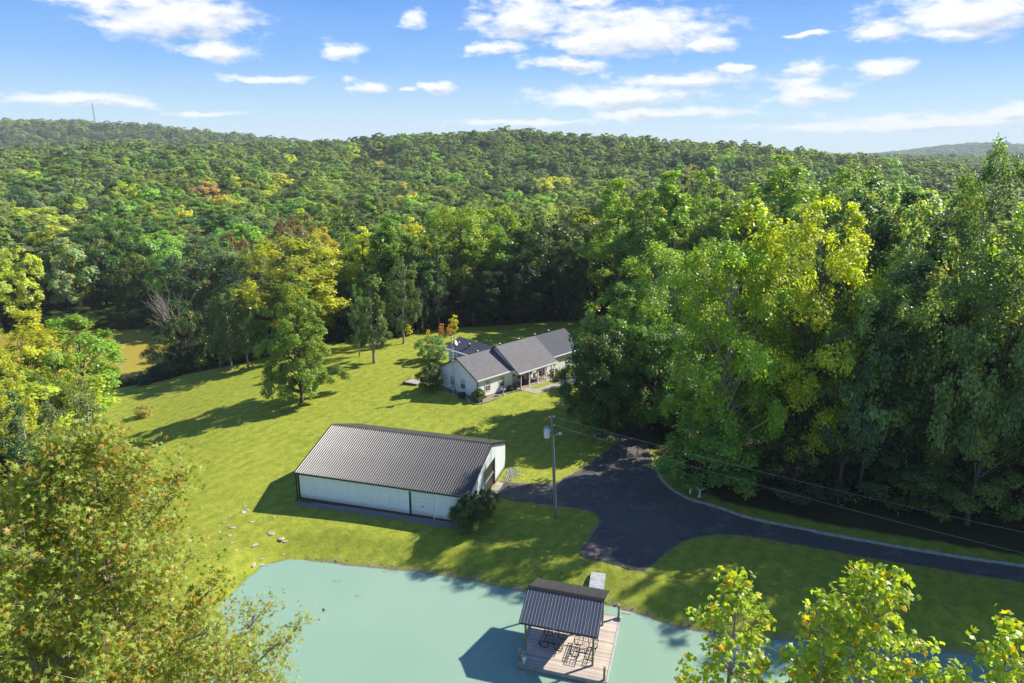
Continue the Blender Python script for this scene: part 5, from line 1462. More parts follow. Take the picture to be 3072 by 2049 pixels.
sel = rs.choice(len(tp_), 900); Pl = tp_[sel] + rs.normal(0, .35, (900, 3)); Pl = Pl[Pl[:, 2] < Ht * .62]
V, F = quads(Pl, rdirs(rs, len(Pl)), .25, .18, rs); m = fastmesh('crown', V, F); fattr(m, 'tint', rs.rand(len(V))); fattr(m, 'aut', np.zeros(len(V)))
c = link('crown', m, MT['leaf'], dt); c.color = (.20, .20, .04, 1)
HEROES.append((tip.x, 122, g0, Ht, 3.0))

# --- left border trees (sunlit)
hero(35, 712, 78, 190, 'round', 1, (0.344, 0.360, 0.032), 'broadleaf_tree', 'big yellow-green tree at the left frame edge below the pond')
hero(168, 728, 82, 150, 'oval', 0, (0.184, 0.296, 0.042), 'broadleaf_tree', 'light green open tree left of the brown pond')
hero(118, 800, 74, 110, 'spread', 0, (0.192, 0.256, 0.048), 'broadleaf_tree', 'low light green tree between the yellow tree and the scraggly cedars')
hero(-30, 800, 66, 130, 'round', 0, (0.304, 0.336, 0.040), 'broadleaf_tree', 'yellow-green tree cut by the left frame edge')
thin = Arche(401, 12, 2.8, 1.5, 'cone', 34, 9000, .16, csize=.26, sub=6, gap=.25, up=.1, flat=1.0, limb_r=.05, leafrand=1.0, ragged=1.8, aut_frac=.12, twigs=2)
hero(178, 848, 62, 120, 'cone', 0, (0.152, 0.200, 0.064), 'cedar_tree', 'scraggly grey-green cedar behind the big foreground tree', 'cedar', arch=thin, bark='bark_pale')
hero(100, 868, 58, 110, 'cone', 1, (0.128, 0.184, 0.072), 'cedar_tree', 'thin scraggly cedar with bare twigs near the left edge', 'cedar', arch=thin, bark='bark_pale')
hero(30, 905, 54, 130, 'cone', 0, (0.096, 0.160, 0.048), 'cedar_tree', 'dense cedar at the left frame edge behind the foreground tree', 'cedar')
hero(190, 975, 52, 90, 'cone', 1, (0.088, 0.136, 0.048), 'cedar_tree', 'low dark cedar behind the top of the foreground tree', 'cedar')

# --- woods to the right of the house and drive
syc = Arche(501, 23, 8.2, 3.5, 'round', 66, 26000, .33, csize=.21, sub=8, ragged=1.3, gap=.14, limb_r=.13, twigs=2, trunk_r=.5, aut_frac=.015, leafrand=.65)
dense = Arche(503, 23, 7.8, 2.5, 'round', 96, 34000, .33, csize=.19, sub=8, ragged=1.1, gap=.05, limb_r=.09, trunk_r=.45, aut_frac=.03, leafrand=.65)
syc2 = Arche(502, 23, 7.6, 2.5, 'oval', 66, 25000, .32, csize=.22, sub=8, ragged=1.3, gap=.14, limb_r=.12, twigs=2, trunk_r=.45, aut_frac=.02, leafrand=.65)
hero(1690, 562, 62, 290, 'round', 0, (0.192, 0.296, 0.026), 'sycamore_tree', 'big sycamore with pale limbs and yellow-lit top right of the drive', bark='bark_pale', arch=syc)
hero(1515, 566, 82, 225, 'oval', 0, (0.176, 0.280, 0.032), 'sycamore_tree', 'tall leafy tree left of the big sycamore, bright round top', bark='bark_pale', arch=syc2)
hero(1422, 650, 79, 180, 'round', 1, (0.134, 0.235, 0.045), 'broadleaf_tree', 'dense green tree right of the house overhanging the lawn corner')
hero(1400, 770, 81, 110, 'spread', 0, (0.058, 0.106, 0.032), 'broadleaf_tree', 'low dark tree at the lawn corner hiding the garage end')
hero(1515, 745, 75.5, 235, 'oval', 1, (0.112, 0.202, 0.041), 'broadleaf_tree', 'dark green tree whose branches hang over the top of the drive')
hero(1655, 905, 61.5, 250, 'spread', 0, (0.139, 0.246, 0.045), 'broadleaf_tree', 'low spreading green tree over the pedestal at the drive bend', bark='bark_pale')
hero(1860, 700, 64, 150, 'oval', 1, (0.240, 0.344, 0.022), 'broadleaf_tree', 'yellow-green tree right of the big sycamore, lit along its side')
hero(1905, 455, 62, 300, 'round', 0, (0.304, 0.360, 0.022), 'broadleaf_tree', 'wide yellow-topped tree in the middle of the right woods', arch=dense)
hero(1725, 470, 66, 190, 'oval', 0, (0.240, 0.320, 0.026), 'broadleaf_tree', 'yellow-green tree just left of the wide yellow-topped one')
hero(2135, 465, 64, 210, 'round', 1, (0.190, 0.280, 0.090), 'broadleaf_tree', 'grey-green tree right of the wide yellow-topped tree')
hero(2040, 660, 59, 190, 'round', 2, (0.202, 0.291, 0.101), 'broadleaf_tree', 'silvery grey-green tree below the wide yellow-topped tree')
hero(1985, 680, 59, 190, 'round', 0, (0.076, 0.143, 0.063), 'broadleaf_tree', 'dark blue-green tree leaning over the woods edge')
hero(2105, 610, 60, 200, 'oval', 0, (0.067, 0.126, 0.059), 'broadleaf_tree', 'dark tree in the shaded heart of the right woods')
hero(1425, 415, 124, 160, 'poplar', 1, (0.191, 0.291, 0.049), 'poplar_tree', 'tall feathery light green tree right behind the garage')
hero(1555, 392, 122, 170, 'poplar', 0, (0.187, 0.302, 0.049), 'poplar_tree', 'tall feathery light green tree above the leafy sycamore')
hero(1490, 440, 118, 130, 'poplar', 1, (0.170, 0.260, 0.049), 'poplar_tree', 'feathery green tree between the two tallest pale ones')
hero(1640, 385, 128, 170, 'round', 1, (0.156, 0.250, 0.046), 'broadleaf_tree', 'green tree high in the right woods left of the yellow crowns')
hero(1800, 360, 132, 190, 'oval', 1, (0.177, 0.281, 0.049), 'broadleaf_tree', 'tall light green tree above the wide yellow-topped one')
hero(1970, 375, 126, 170, 'round', 0, (0.146, 0.239, 0.046), 'broadleaf_tree', 'green tree behind and right of the yellow-topped tree')
hero(2300, 336, 64, 220, 'oval', 1, (0.085, 0.153, 0.041), 'broadleaf_tree', 'tallest dark tree at the right frame edge against the sky', arch=syc2)
hero(2225, 420, 70, 110, 'oval', 0, (0.071, 0.134, 0.041), 'broadleaf_tree', 'dark tree just left of the tallest right edge tree')
hero(2345, 470, 58, 190, 'round', 1, (0.224, 0.336, 0.059), 'broadleaf_tree', 'light green tree at the right edge with yellowish tips')
hero(2265, 545, 56.5, 220, 'round', 0, (0.153, 0.220, 0.076), 'broadleaf_tree', 'grey-green tree filling the right woods below the dark tall tree')
hero(2345, 590, 54, 220, 'round', 2, (0.126, 0.197, 0.067), 'broadleaf_tree', 'large grey-green tree at the right edge above the wires')
hero(2185, 790, 62, 200, 'oval', 0, (0.126, 0.193, 0.067), 'broadleaf_tree', 'dull green tree left of the large right edge tree')
hero(1835, 1010, 58, 170, 'spread', 0, (0.042, 0.070, 0.029), 'broadleaf_tree', 'low dark brownish tree behind the wires left of centre woods edge')
hero(2120, 1010, 57, 200, 'spread', 0, (0.090, 0.139, 0.041), 'broadleaf_tree', 'low olive tree behind the wires at the woods edge')
hero(2270, 960, 55, 210, 'spread', 0, (0.139, 0.202, 0.045), 'broadleaf_tree', 'low green tree with sun flecks at the far right woods edge')
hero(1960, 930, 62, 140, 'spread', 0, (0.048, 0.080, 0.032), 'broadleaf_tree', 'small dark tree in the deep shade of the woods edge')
# ring tree trunk at the lawn corner
hero(1390, 770, RING[1], 175, 'oval', 1, (0.067, 0.125, 0.029), 'broadleaf_tree', 'green tree whose trunk stands in the ring of stones')

# ================================================================== SHRUBS
def shrub(x, y, r, h, i, col, label, name='shrub', mat='leaf'):
    place_tree((x, y, gz(x, y)), h, r, NEAR['shrub'][i], name, label, 'shrub', col, None, x, mat, name_crown='foliage')
    HEROES.append((x, y, gz(x, y), h, r))
shrub(-11.3, 88.5, 1.65, 3.7, 0, (.075, .130, .030), 'tall cone-shaped shrub at the left corner of the house gable')
shrub(-12.6, 103.3, 2.2, 3.6, 1, (0.160, 0.256, 0.096), 'large silvery-green bush behind the house by the deck')
shrub(-4.45, 84.0, .95, 1.65, 0, (0.072, 0.136, 0.029), 'round clipped dark green bush at the front corner of the house')
shrub(-4.0, 53.0, 1.35, 3.4, 0, (0.074, 0.120, 0.032), 'tall dark bush at the front right corner of the barn')
shrub(-2.5, 55.6, 1.0, 2.5, 1, (0.064, 0.109, 0.042), 'smaller dark bush behind the tall one by the barn gable')
for (hx, hy, r, h, c, lab) in ((5.6, -4.6, .42, .8, (.05, .09, .02), 'small green plant below the right house window'), (6.5, -4.4, .35, .4, (.03, .05, .02), 'low dark plant beside the porch entry'),
        (1.9, 2.6, .45, .7, (.04, .07, .03), 'x'), (13.3, -6.0, .45, .5, (.06, .09, .02), 'low green plant in front of the last porch post'), (14.6, -5.2, .55, .75, (.15, .2, .02), 'bright yellow-green shrub at the garage corner'),
        (15.0, -4.2, .6, .9, (.05, .04, .02), 'brownish shrub against the garage wall'), (-.75, -1.9, .5, .75, (.035, .06, .035), 'low blue-green plant under the gable window')):
    if lab == 'x': continue
    q = hloc(hx, hy); shrub(q[0], q[1], r, h, 1, c, lab, 'garden_plant')
p = at(330, 945, -2.6); shrub(p.x, p.y, 1.0, 1.5, 1, (0.320, 0.304, 0.096), 'pale weedy clump standing alone on the left lawn')
p = at(250, 870, -3); 
for k, (u, v, r, h) in enumerate(((340, 858, 1.5, 1.8), (366, 850, 1.8, 2.6), (316, 872, 1.0, 1.1))):
    p = at(u, v, -2.6); shrub(p.x, p.y + 2, r, h, k % 2, (0.056, 0.096, 0.029), ['dark bush on the bank at the end of the brown pond', 'larger dark bush on the bank right beside the pond end', 'low dark bush at the lower tip of the brown pond'][k])

# ================================================================== FOREGROUND TREES WITH SINGLE LEAVES
def star_leaf(lobes=5, tip=1.0, notch=.36, seed=0):
    pts = []
    for k in range(lobes):
        a = math.pi / 2 + (k - (lobes - 1) / 2) * (1.12 if lobes == 5 else 1.3)
        L = tip * (1.0 if k == lobes // 2 else .90 if 0 < k < lobes - 1 else .74)
        pts.append((math.cos(a) * L, math.sin(a) * L, -.16 * L))
        if k < lobes - 1:
            a2 = a + (1.12 if lobes == 5 else 1.3) / 2; pts.append((math.cos(a2) * notch, math.sin(a2) * notch, .03))
    pts.append((0, -.20, 0.0))
    V = np.array(pts + [(0, .02, .05)]); n = len(pts)
    F = np.array([(i, (i + 1) % n, n) for i in range(n)][::1], np.int32)[:, ::-1]
    V[:, 1] -= .25
    return V * .5, F
def tulip_leaf():
    pts = [(0, -.42, 0), (-.30, -.40, -.03), (-.52, -.18, -.10), (-.36, .02, .0), (-.44, .38, -.10), (0, .22, .02), (.44, .38, -.10), (.36, .02, .0), (.52, -.18, -.10), (.30, -.40, -.03)][::-1]
    V = np.array(pts + [(0, -.05, .06)]); n = len(pts)
    return V, np.array([(i, (i + 1) % n, n) for i in range(n)], np.int32)
def leafy(P, Nn, size, proto, rs):
    """Many copies of one leaf outline joined in a single mesh."""
    V0, F0 = proto; n = len(P); t = unit(np.cross(Nn, rdirs(rs, n))); b = np.cross(Nn, t)
    W = P[:, None, :] + (V0[None, :, 0:1] * t[:, None, :] + V0[None, :, 1:2] * b[:, None, :] + V0[None, :, 2:3] * Nn[:, None, :]) * size[:, None, None]
    F = F0[None] + (np.arange(n) * len(V0))[:, None, None]
    return W.reshape(-1, 3), F.reshape(-1, 3), t, b
def foreground_tree(name, label, axis_xy, ztop, prof, zlow, n_clump, n_leaf, size, proto, mat, col, autp, autcol, seed, bark, lean=(0, 0), twig_r=.012, spread_leaf=.34, singles=300, updir=.5, cat='tree', base=None, outer=0.35, leaders=0):
    rs = np.random.RandomState(seed)
    x0, y0 = axis_xy; g0 = gz(x0, y0)
    root = empty(name, label, cat, (x0, y0, g0))
    H0 = ztop - g0
    segs = []
    zz = np.linspace(-.4, H0 * .985, 14); tr = H0 * .011
    tx = np.cumsum(np.r_[0, rs.normal(0, .05, 13)]) + lean[0] * (zz / H0) ** 2; ty = np.cumsum(np.r_[0, rs.normal(0, .05, 13)]) + lean[1] * (zz / H0) ** 2
    tx -= np.interp(0, zz, tx)
    rad = tr * (1 - np.clip(zz / H0, 0, 1)) ** .8 + .008; rad[0] = tr * 1.3
    for i in range(13): segs.append(((tx[i], ty[i], zz[i]), (tx[i+1], ty[i+1], zz[i+1]), rad[i], rad[i+1]))
    tips = []
    for k in range(n_clump):
        t = ((k + rs.rand()) / n_clump)
        z = zlow - g0 + (H0 - (zlow - g0)) * t
        Rz = prof(t); a = k * 2.39996 + rs.normal(0, .35)
        Lb = Rz * rs.uniform(.55, 1.08) * (1 + .22 * math.sin(a * 2 + z * .9 + seed) + .14 * math.sin(a * 5 - z * 1.7))
        bx, by = np.interp(z - Lb * .55, zz, tx), np.interp(z - Lb * .55, zz, ty)
        b0 = np.array([bx, by, max(1, z - Lb * rs.uniform(.45, .9))])
        b1 = np.array([bx + math.cos(a) * Lb, by + math.sin(a) * Lb, z])
        mid = (b0 + b1) / 2 + np.array([0, 0, -.08 * Lb]) + rs.normal(0, .05 * Lb, 3)
        r0 = max(.012, min(np.interp(b0[2], zz, rad) * .6, .012 + .016 * Lb))
        segs.append((tuple(b0), tuple(mid), r0, r0 * .65)); segs.append((tuple(mid), tuple(b1), r0 * .65, r0 * .3)); tips.append(b1)
        nt = int(5 + Lb * 3.2)
        for j in range(nt):
            s = rs.uniform(.35, 1.0); p = mid + (b1 - mid) * (s - .35) / .65 if s > .35 else b0
            d = unit(rs.normal(0, .6, 3) + np.array([math.cos(a) * .6, math.sin(a) * .6, updir])); L = rs.uniform(.25, .75) * (.5 + .35 * min(Lb, 2))
            q = p + d * L; segs.append((tuple(p), tuple(q), twig_r * .8, twig_r * .35)); tips.append(q)
    for k in range(leaders):
        t = rs.uniform(.45, .95); a = rs.uniform(0, 6.283); rr0 = prof(t) * rs.uniform(.3, .9)
        z = zlow - g0 + (H0 - (zlow - g0)) * t
        b0 = np.array([np.interp(z, zz, tx) + math.cos(a) * rr0, np.interp(z, zz, ty) + math.sin(a) * rr0, z - .6])
        L = rs.uniform(.9, 1.9); b1 = b0 + np.array([rs.normal(0, .15), rs.normal(0, .15), L])
        segs.append((tuple(b0), tuple(b1), .022, .008))
        for j in range(9):
            p = b0 + (b1 - b0) * rs.uniform(.15, 1); q = p + rs.normal(0, .16, 3) + np.array([0, 0, .08]); segs.append((tuple(p), tuple(q), .008, .004)); tips.append(q)
    link('trunk', tubes_mesh('trunk', segs, 6), MT[bark], root)
    tips = np.array(tips)
    li = rs.randint(0, len(tips), n_leaf)
    P = tips[li] + rs.normal(0, spread_leaf * .5, (n_leaf, 3)) * np.array([1, 1, .9])
    outw = unit(np.column_stack([P[:, 0], P[:, 1], np.zeros(n_leaf)]))
    Nn = unit(outw * outer + np.array([0, 0, .55]) + rs.normal(0, .52, (n_leaf, 3)))
    sz = size * rs.uniform(.65, 1.2, n_leaf)
    tint = np.clip(.5 + rs.uniform(-.5, .5, n_leaf), 0, 1)
    aut = np.where(rs.rand(n_leaf) < autp, rs.uniform(.4, 1, n_leaf), rs.uniform(0, .10, n_leaf))
    # the leaves that show largest become leaves of their own
    camv = np.array([0, 0, CAM_H]) - (P + np.array([x0, y0, g0])); dist = np.linalg.norm(camv, axis=1)
    fv = np.array([0, math.cos(PITCH), -math.sin(PITCH)]); wp = -camv
    dep = wp @ fv; upv = np.array([0, math.sin(PITCH), math.cos(PITCH)])
    vis = (np.abs(wp[:, 0] / dep) < .74) & (np.abs(wp @ upv / dep) < .49) & (dep > 0)
    score = np.where(vis, sz / dist * np.abs(np.sum(Nn * camv, 1) / dist), 0)
    top = np.argsort(-score)[:singles]; mask = np.ones(n_leaf, bool); mask[top] = False
    V, F, _, _ = leafy(P[mask], Nn[mask], sz[mask], proto, rs)
    m = fastmesh('foliage', V, F); nv = len(proto[0])
    fattr(m, 'tint', np.repeat(tint[mask], nv)); fattr(m, 'aut', np.repeat(aut[mask], nv))
    o = link('foliage', m, MT[mat], root); o.color = (*col, 1); o['kind'] = 'stuff'
    lm = fastmesh('leaf', proto[0], proto[1]); fattr(lm, 'tint', np.full(nv, .5)); lm.materials.append(MT[mat])
    t_ = unit(np.cross(Nn, rdirs(rs, n_leaf))); b_ = np.cross(Nn, t_)
    for i in top:
        lo = bpy.data.objects.new('leaf', lm); lo.parent = root
        Mx = Matrix(((t_[i][0], b_[i][0], Nn[i][0]), (t_[i][1], b_[i][1], Nn[i][1]), (t_[i][2], b_[i][2], Nn[i][2])))
        lo.location = P[i]; lo.rotation_euler = Mx.to_euler(); lo.scale = (sz[i],) * 3
        k = .78 + .5 * tint[i]; a = aut[i] if aut[i] > .15 else 0
        lo.color = tuple(min(1, c * k * (1 - a) + autcol[j] * a) for j, c in enumerate(col)) + (1,)
        COL.objects.link(lo)
    HEROES.append((x0, y0, g0, H0, prof(.3)))
    return root
star = star_leaf(5)
# big sweetgum, lower left; its crown tip and sides set from where they stand in the air
a1 = at(215, 985, 25.6); 
foreground_tree('sweetgum_tree', 'large star-leaved tree filling the lower left corner, green with orange leaves', (a1.x - .6, a1.y + .2), 25.5,
    lambda t: 4.25 * (1 - t) ** .66 + .3, 14.0, 150, 47000, .198, star, 'leaf_gum', (.19, .245, .05), .17, AUT['gum'], 3, 'bark_pale', lean=(.6, -.1), spread_leaf=.36, leaders=26)
a2 = at(60, 1120, 24.5)
foreground_tree('sweetgum_tree', 'star-leaved tree with yellower leaves at the left frame edge', (a2.x - .6, a2.y), 24.6,
    lambda t: 3.0 * (1 - t) ** .6 + .3, 14, 64, 13000, .21, star, 'leaf_gum', (.27, .31, .045), .12, AUT['gum'], 4, 'bark_pale', spread_leaf=.4, singles=180)
tl = tulip_leaf()
for k, (u, v, z, rmax, nc, nl, lab, sing) in enumerate((
        (1690, 1322, 20.6, 1.45, 26, 1300, 'young tulip tree top, leftmost of the four in the lower right', 260),
        (2030, 1288, 21.0, 1.9, 38, 2300, 'tallest young tulip tree top in the lower right corner', 290),
        (1880, 1352, 20.2, 1.2, 22, 950, 'narrow tulip tree top between the leftmost and the tallest', 220),
        (2330, 1420, 20.4, 1.5, 24, 1300, 'tulip tree top cut by the lower right frame corner', 220),
        (2185, 1510, 19.0, 1.0, 16, 650, 'low tulip tree top at the bottom edge right of the tallest', 140))):
    p = at(u, v, z)
    foreground_tree('tulip_tree', lab, (p.x, p.y), z - .35, (lambda t, r=rmax: r * 1.25 * (1 - t) ** .62 + .12), z - 6.2, int(nc * 1.5), int(nl * 1.45), .18, tl, 'leaf_tulip', (.22, .31, .03), .085, AUT['tulip'], 40 + k,
        'bark_pale', twig_r=.012, spread_leaf=.24, singles=sing, updir=.9)

# ================================================================== WOODS: single trees and the far forest
rs = np.random.RandomState(2024)
cand = []
def scatter(rmin, rmax, sp, jitter=.42):
    out = []
    ys = np.arange(30, rmax, sp * .88)
    for r_, yv in enumerate(ys):
        xm = .80 * yv + 45
        xs = np.arange(-xm, xm, sp) + (r_ % 2) * sp * .5
        xs = xs + rs.uniform(-jitter, jitter, len(xs)) * sp; yy_ = yv + rs.uniform(-jitter, jitter, len(xs)) * sp
        d = np.hypot(xs, yy_); k = (d >= rmin) & (d < rmax)
        out.append(np.column_stack([xs[k], yy_[k]]))
    return np.concatenate(out)
P_ = np.concatenate([scatter(40, 210, 7.6), scatter(210, 480, 10.8), scatter(480, 1000, 14.0), scatter(1000, 2300, 22.0), scatter(2300, 4700, 42.0)])
d_ = np.hypot(P_[:, 0], P_[:, 1])
op_ = sdf(OPEN, P_[:, 0], P_[:, 1]); dr_ = sdf(DRIVE, P_[:, 0], P_[:, 1]); br_ = sdf(BROWN, P_[:, 0], P_[:, 1])
fl_ = (np.hypot((P_[:, 0] - FX) / 27, (P_[:, 1] - FY) / 85) < 1) | (np.hypot((P_[:, 0] + 330) / 40, (P_[:, 1] - 470) / 30) < .85)
ok = (op_ < -2.5) & (dr_ < -3) & (br_ < -3.0) & ~fl_ & (P_[:, 1] > 40)
# keep the strip between camera and left border clear of unseen giants
ok &= ~((P_[:, 0] < -30) & (P_[:, 1] < 70)) | (P_[:, 0] < -75)
ok &= ~((P_[:, 0] > 14) & (P_[:, 1] > 58) & (P_[:, 1] < 100) & (P_[:, 0] < 40) & (rs.rand(len(P_)) < .5))
ok &= ~((P_[:, 1] < 124) & (P_[:, 0] < -50) & (P_[:, 0] > -96) & (P_[:, 1] > 84))
crs = np.abs((P_[:, 0] - 12) * .40 - (P_[:, 1] - 67) * .917)
ok &= ~((crs < 4.5) & (P_[:, 0] > 14) & (P_[:, 0] < 48))
HE = np.array(HEROES)
for (hx, hy, hz, hH, hR) in HEROES:
    ok &= np.hypot(P_[:, 0] - hx, P_[:, 1] - hy) > max(2.0, hR * .72)
P_ = np.concatenate([P_[ok], [(47,52.5),(53,51),(59,51.5),(66,48.5),(50,58),(57,57),(64,55.5),(72,52),(46,63)]]); d_ = np.hypot(P_[:, 0], P_[:, 1]); n_ = len(P_)
Zg = ground_z(P_[:, 0], P_[:, 1])
kindr = rs.rand(n_); szr = rs.uniform(.78, 1.18, n_)
Ht_ = np.where(d_ < 480, 17.5, 17.5) * szr
right = smooth(P_[:, 0], 15, 40) * (1 - smooth(P_[:, 1], 150, 230)); Ht_ = Ht_ * (1 + .30 * right)
Ht_ *= np.where((P_[:, 1] < 72) & (P_[:, 0] > 30), 1.22, 1.0); Ht_ *= np.where((P_[:, 1] > 72) & (P_[:, 1] < 150) & (P_[:, 0] > 12), .84, 1.0); Ht_[-9:] = [28, 28, 28, 28, 24, 24, 24, 24, 22]
left_low = (P_[:, 0] < -40) & (P_[:, 1] < 130); Ht_ = np.where(left_low, Ht_ * .66, Ht_)
scl = np.where(d_ > 2300, 2.3, np.where(d_ > 1000, 1.35, np.where(d_ > 480, 1.02, 1.0)))
Rd_ = rs.uniform(4.4, 6.4, n_) * np.where(d_ > 2300, 3.6, np.where(d_ > 1000, 1.9, np.where(d_ > 480, 1.5, np.where(d_ > 210, 1.45, 1.0)))) * rs.choice([.8, 1, 1, 1.3], n_)
Ht_ = Ht_ * np.where(d_ > 1000, 1.05, 1.0)
# species lean per area
nzv = .5 + .5 * np.sin(P_[:, 0] * .021 + 1.0) * np.cos(P_[:, 1] * .013 + .5)
kind_ = np.where(kindr < .50, 0, np.where(kindr < .86, 1, 2))       # round, oval, poplar
# visibility by front-to-back covering in a coarse picture
IW, IH = 640, 427; fk = FOC * IW / 3072.0
cover = np.zeros((IH, IW), bool)
def proj(x, y, z):
    z = z - CAM_H; dep = y * math.cos(PITCH) - z * math.sin(PITCH); up = y * math.sin(PITCH) + z * math.cos(PITCH)
    return IW / 2 + fk * x / dep, IH / 2 - fk * up / dep, dep
allT = [(math.hypot(h[0], h[1]), -1, h[0], h[1], h[2], h[3], h[4]) for h in HEROES if h[1] > 30] + [(d_[i], i, P_[i, 0], P_[i, 1], Zg[i], Ht_[i], Rd_[i]) for i in range(n_) if d_[i] < 1000]
allT.sort(key=lambda t: t[0])
area = np.zeros(n_); cen = {}
for (dd_, i, x, y, z, h, r) in allT:
    u, v0, dep = proj(x, y, z + h); _, v1, _ = proj(x, y, z + h * .22)
    rx = fk * r / dep * .9; ry = max(.5, (v1 - v0) / 2); vc = (v0 + v1) / 2
    a0, a1 = int(max(0, u - rx)), int(min(IW, u + rx + 1)); b0, b1 = int(max(0, v0)), int(min(IH, v1 + 1))
    if a1 <= a0 or b1 <= b0: continue
    yy_, xx_ = np.mgrid[b0:b1, a0:a1]
    mk = (((xx_ + .5 - u) / (rx + .3)) ** 2 + ((yy_ + .5 - vc) / (ry + .3)) ** 2) < 1
    sub_ = cover[b0:b1, a0:a1]
    new = mk & ~sub_
    if i >= 0:
        area[i] = new.sum()
        if new.any(): cen[i] = (xx_[new].mean() * 2351 / IW, yy_[new].mean() * 2351 / IW)
    sub_ |= mk
n_auto = 300 - sum(1 for o in bpy.data.objects if o.get('category') in ('tree', 'cedar', 'sapling'))
idx = [i for i in np.argsort(-area)[:n_auto] if area[i] >= 3]
LAND = [('rust-brown tree', 672, 520), ('radio mast', 218, 290), ('house roof', 1180, 800), ('golden tree', 655, 590), ('huge round tree', 215, 620), ('pinkish tree', 80, 570),
        ('tall poplar', 870, 560), ('yellow pair behind the house', 1105, 520), ('big sycamore', 1690, 660), ('wide yellow-topped tree', 1900, 540), ('tallest right edge tree', 2290, 440),
        ('hillside clearing', 868, 362), ('garage roof', 1290, 780), ('brown pond', 300, 800), ('feathery pale trees', 1500, 440), ('dead tree', 384, 680), ('left frame edge', 10, 400), ('far blue hill', 2180, 350)]
names = list(PAL.keys())
AUTO_COLS = ['dark green', 'mid green', 'mid green', 'olive green', 'light green', 'grey-green', 'yellow-green', 'deep blue-green', 'light green', 'mid green']
WARM = ['light green', 'yellow-green', 'yellow-green', 'golden yellow-green', 'light green', 'mid green', 'light green', 'mid green', 'olive green']
groups = {}
info = []
for i in idx:
    u, v = cen[i]; x, y = P_[i]
    warm = (250 < u < 950 and 400 < v < 560) or (1500 < u < 2150 and 380 < v < 520)
    pal = WARM if warm else AUTO_COLS
    q = (nzv[i] * .6 + rs.rand() * .4); cn = pal[int(q * len(pal)) % len(pal)] if rs.rand() < .5 else pal[rs.randint(len(pal))]
    if rs.rand() < .006: cn = 'pinkish orange'
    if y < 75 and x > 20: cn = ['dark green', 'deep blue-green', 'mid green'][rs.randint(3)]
    form = ['round', 'oval', 'slender'][kind_[i]]
    nm, lu, lv = min(LAND, key=lambda L: (L[1] - u) ** 2 + ((L[2] - v) * 1.4) ** 2)
    du, dv_ = u - lu, v - lv
    dn = ('up ' if dv_ < -25 else 'down ' if dv_ > 25 else '') + ('left' if du < -12 else 'right' if du > 12 else '')
    dn = dn.strip() or 'beside'
    info.append((i, cn, form, nm, dn, math.hypot(du, dv_))); groups.setdefault((cn, form, nm, dn), []).append((math.hypot(du, dv_), i))
rank = {}
for k, lst in groups.items():
    lst.sort()
    for r_, (_, i) in enumerate(lst): rank[i] = (r_, len(lst))
ORD = ['nearest', 'second', 'third', 'fourth', 'fifth', 'sixth', 'seventh', 'eighth', 'ninth', 'tenth', 'eleventh', 'twelfth', 'thirteenth', 'fourteenth', 'fifteenth', 'sixteenth']
KN = ['round', 'oval', 'poplar']
for (i, cn, form, nm, dn, dist) in info:
    r_, tot = rank[i]; o_ = ORD[min(r_, 15)]
    where = {'beside': 'beside', 'left': 'left of', 'right': 'right of', 'up': 'above', 'down': 'below', 'up left': 'above left of', 'up right': 'above right of', 'down left': 'below left of', 'down right': 'below right of'}[dn]
    lab = f"{cn} {form} woodland tree {where} the {nm}" if tot == 1 else f"{cn} {form} woodland tree, {o_} such one {where} the {nm}"
    if len(lab.split()) > 16: lab = lab.replace(' woodland', '').replace(' such one', ' one')
    if len(lab.split()) > 16: lab = lab.replace(' one ', ' ')
    lod = NEAR if d_[i] < 150 else MID
    A = lod[KN[kind_[i]]]; A = A[i % len(A)]
    c = np.array(PAL[cn]) * rs.uniform(1.05, 1.5); c = np.minimum(.4, c * .88 + c.mean() * .12 + .006)
    t = place_tree((P_[i, 0], P_[i, 1], Zg[i]), Ht_[i], Rd_[i] * (1.0 if kind_[i] == 0 else .78), A, 'woodland_tree', lab, 'tree', tuple(c), 'trees of the surrounding woods', rz=float(rs.uniform(0, 6.28)))

# all other trees: one forest object, instanced from tree shapes kept off the scene
src_col = bpy.data.collections.new('forest_tree_shapes')
k = 0
src_names = []
def add_src(a):
    global k
    m = a.leaves('far_leaf')
    o = bpy.data.objects.new(f'shape_{k:02d}', m); src_col.objects.link(o); src_names.append((a.H, a.R)); k += 1
    return k - 1
ids = {'near': [[add_src(NEAR['round'][0]), add_src(NEAR['round'][1])], [add_src(NEAR['oval'][0])], [add_src(NEAR['poplar'][0])]],
       'mid': [[add_src(a) for a in MID['round']], [add_src(a) for a in MID['oval']], [add_src(a) for a in MID['poplar']]],
       'far': [[add_src(a) for a in FAR['round']], [add_src(a) for a in FAR['oval']], [add_src(FAR['oval'][0])]]}
keep = np.ones(n_, bool); keep[idx] = False
ki = np.where(keep)[0]
sel_, scx, scz = [], [], []
for i in ki:
    L = ids['near' if d_[i] < 115 else 'mid' if d_[i] < 420 else 'far'][kind_[i]]; s = L[i % len(L)]
    h0, r0 = src_names[s]; sel_.append(s); scx.append(Rd_[i] * (1 if kind_[i] == 0 else .8) / r0); scz.append(Ht_[i] / h0)
fm = bpy.data.meshes.new('forest_points')
fm.vertices.add(len(ki)); fm.vertices.foreach_set('co', np.column_stack([P_[ki], Zg[ki] - .2]).astype(np.float32).ravel())
a = fm.attributes.new('pick', 'INT', 'POINT'); a.data.foreach_set('value', np.array(sel_, np.int32))
a = fm.attributes.new('sc', 'FLOAT_VECTOR', 'POINT'); a.data.foreach_set('vector', np.column_stack([scx, scx, scz]).astype(np.float32).ravel())
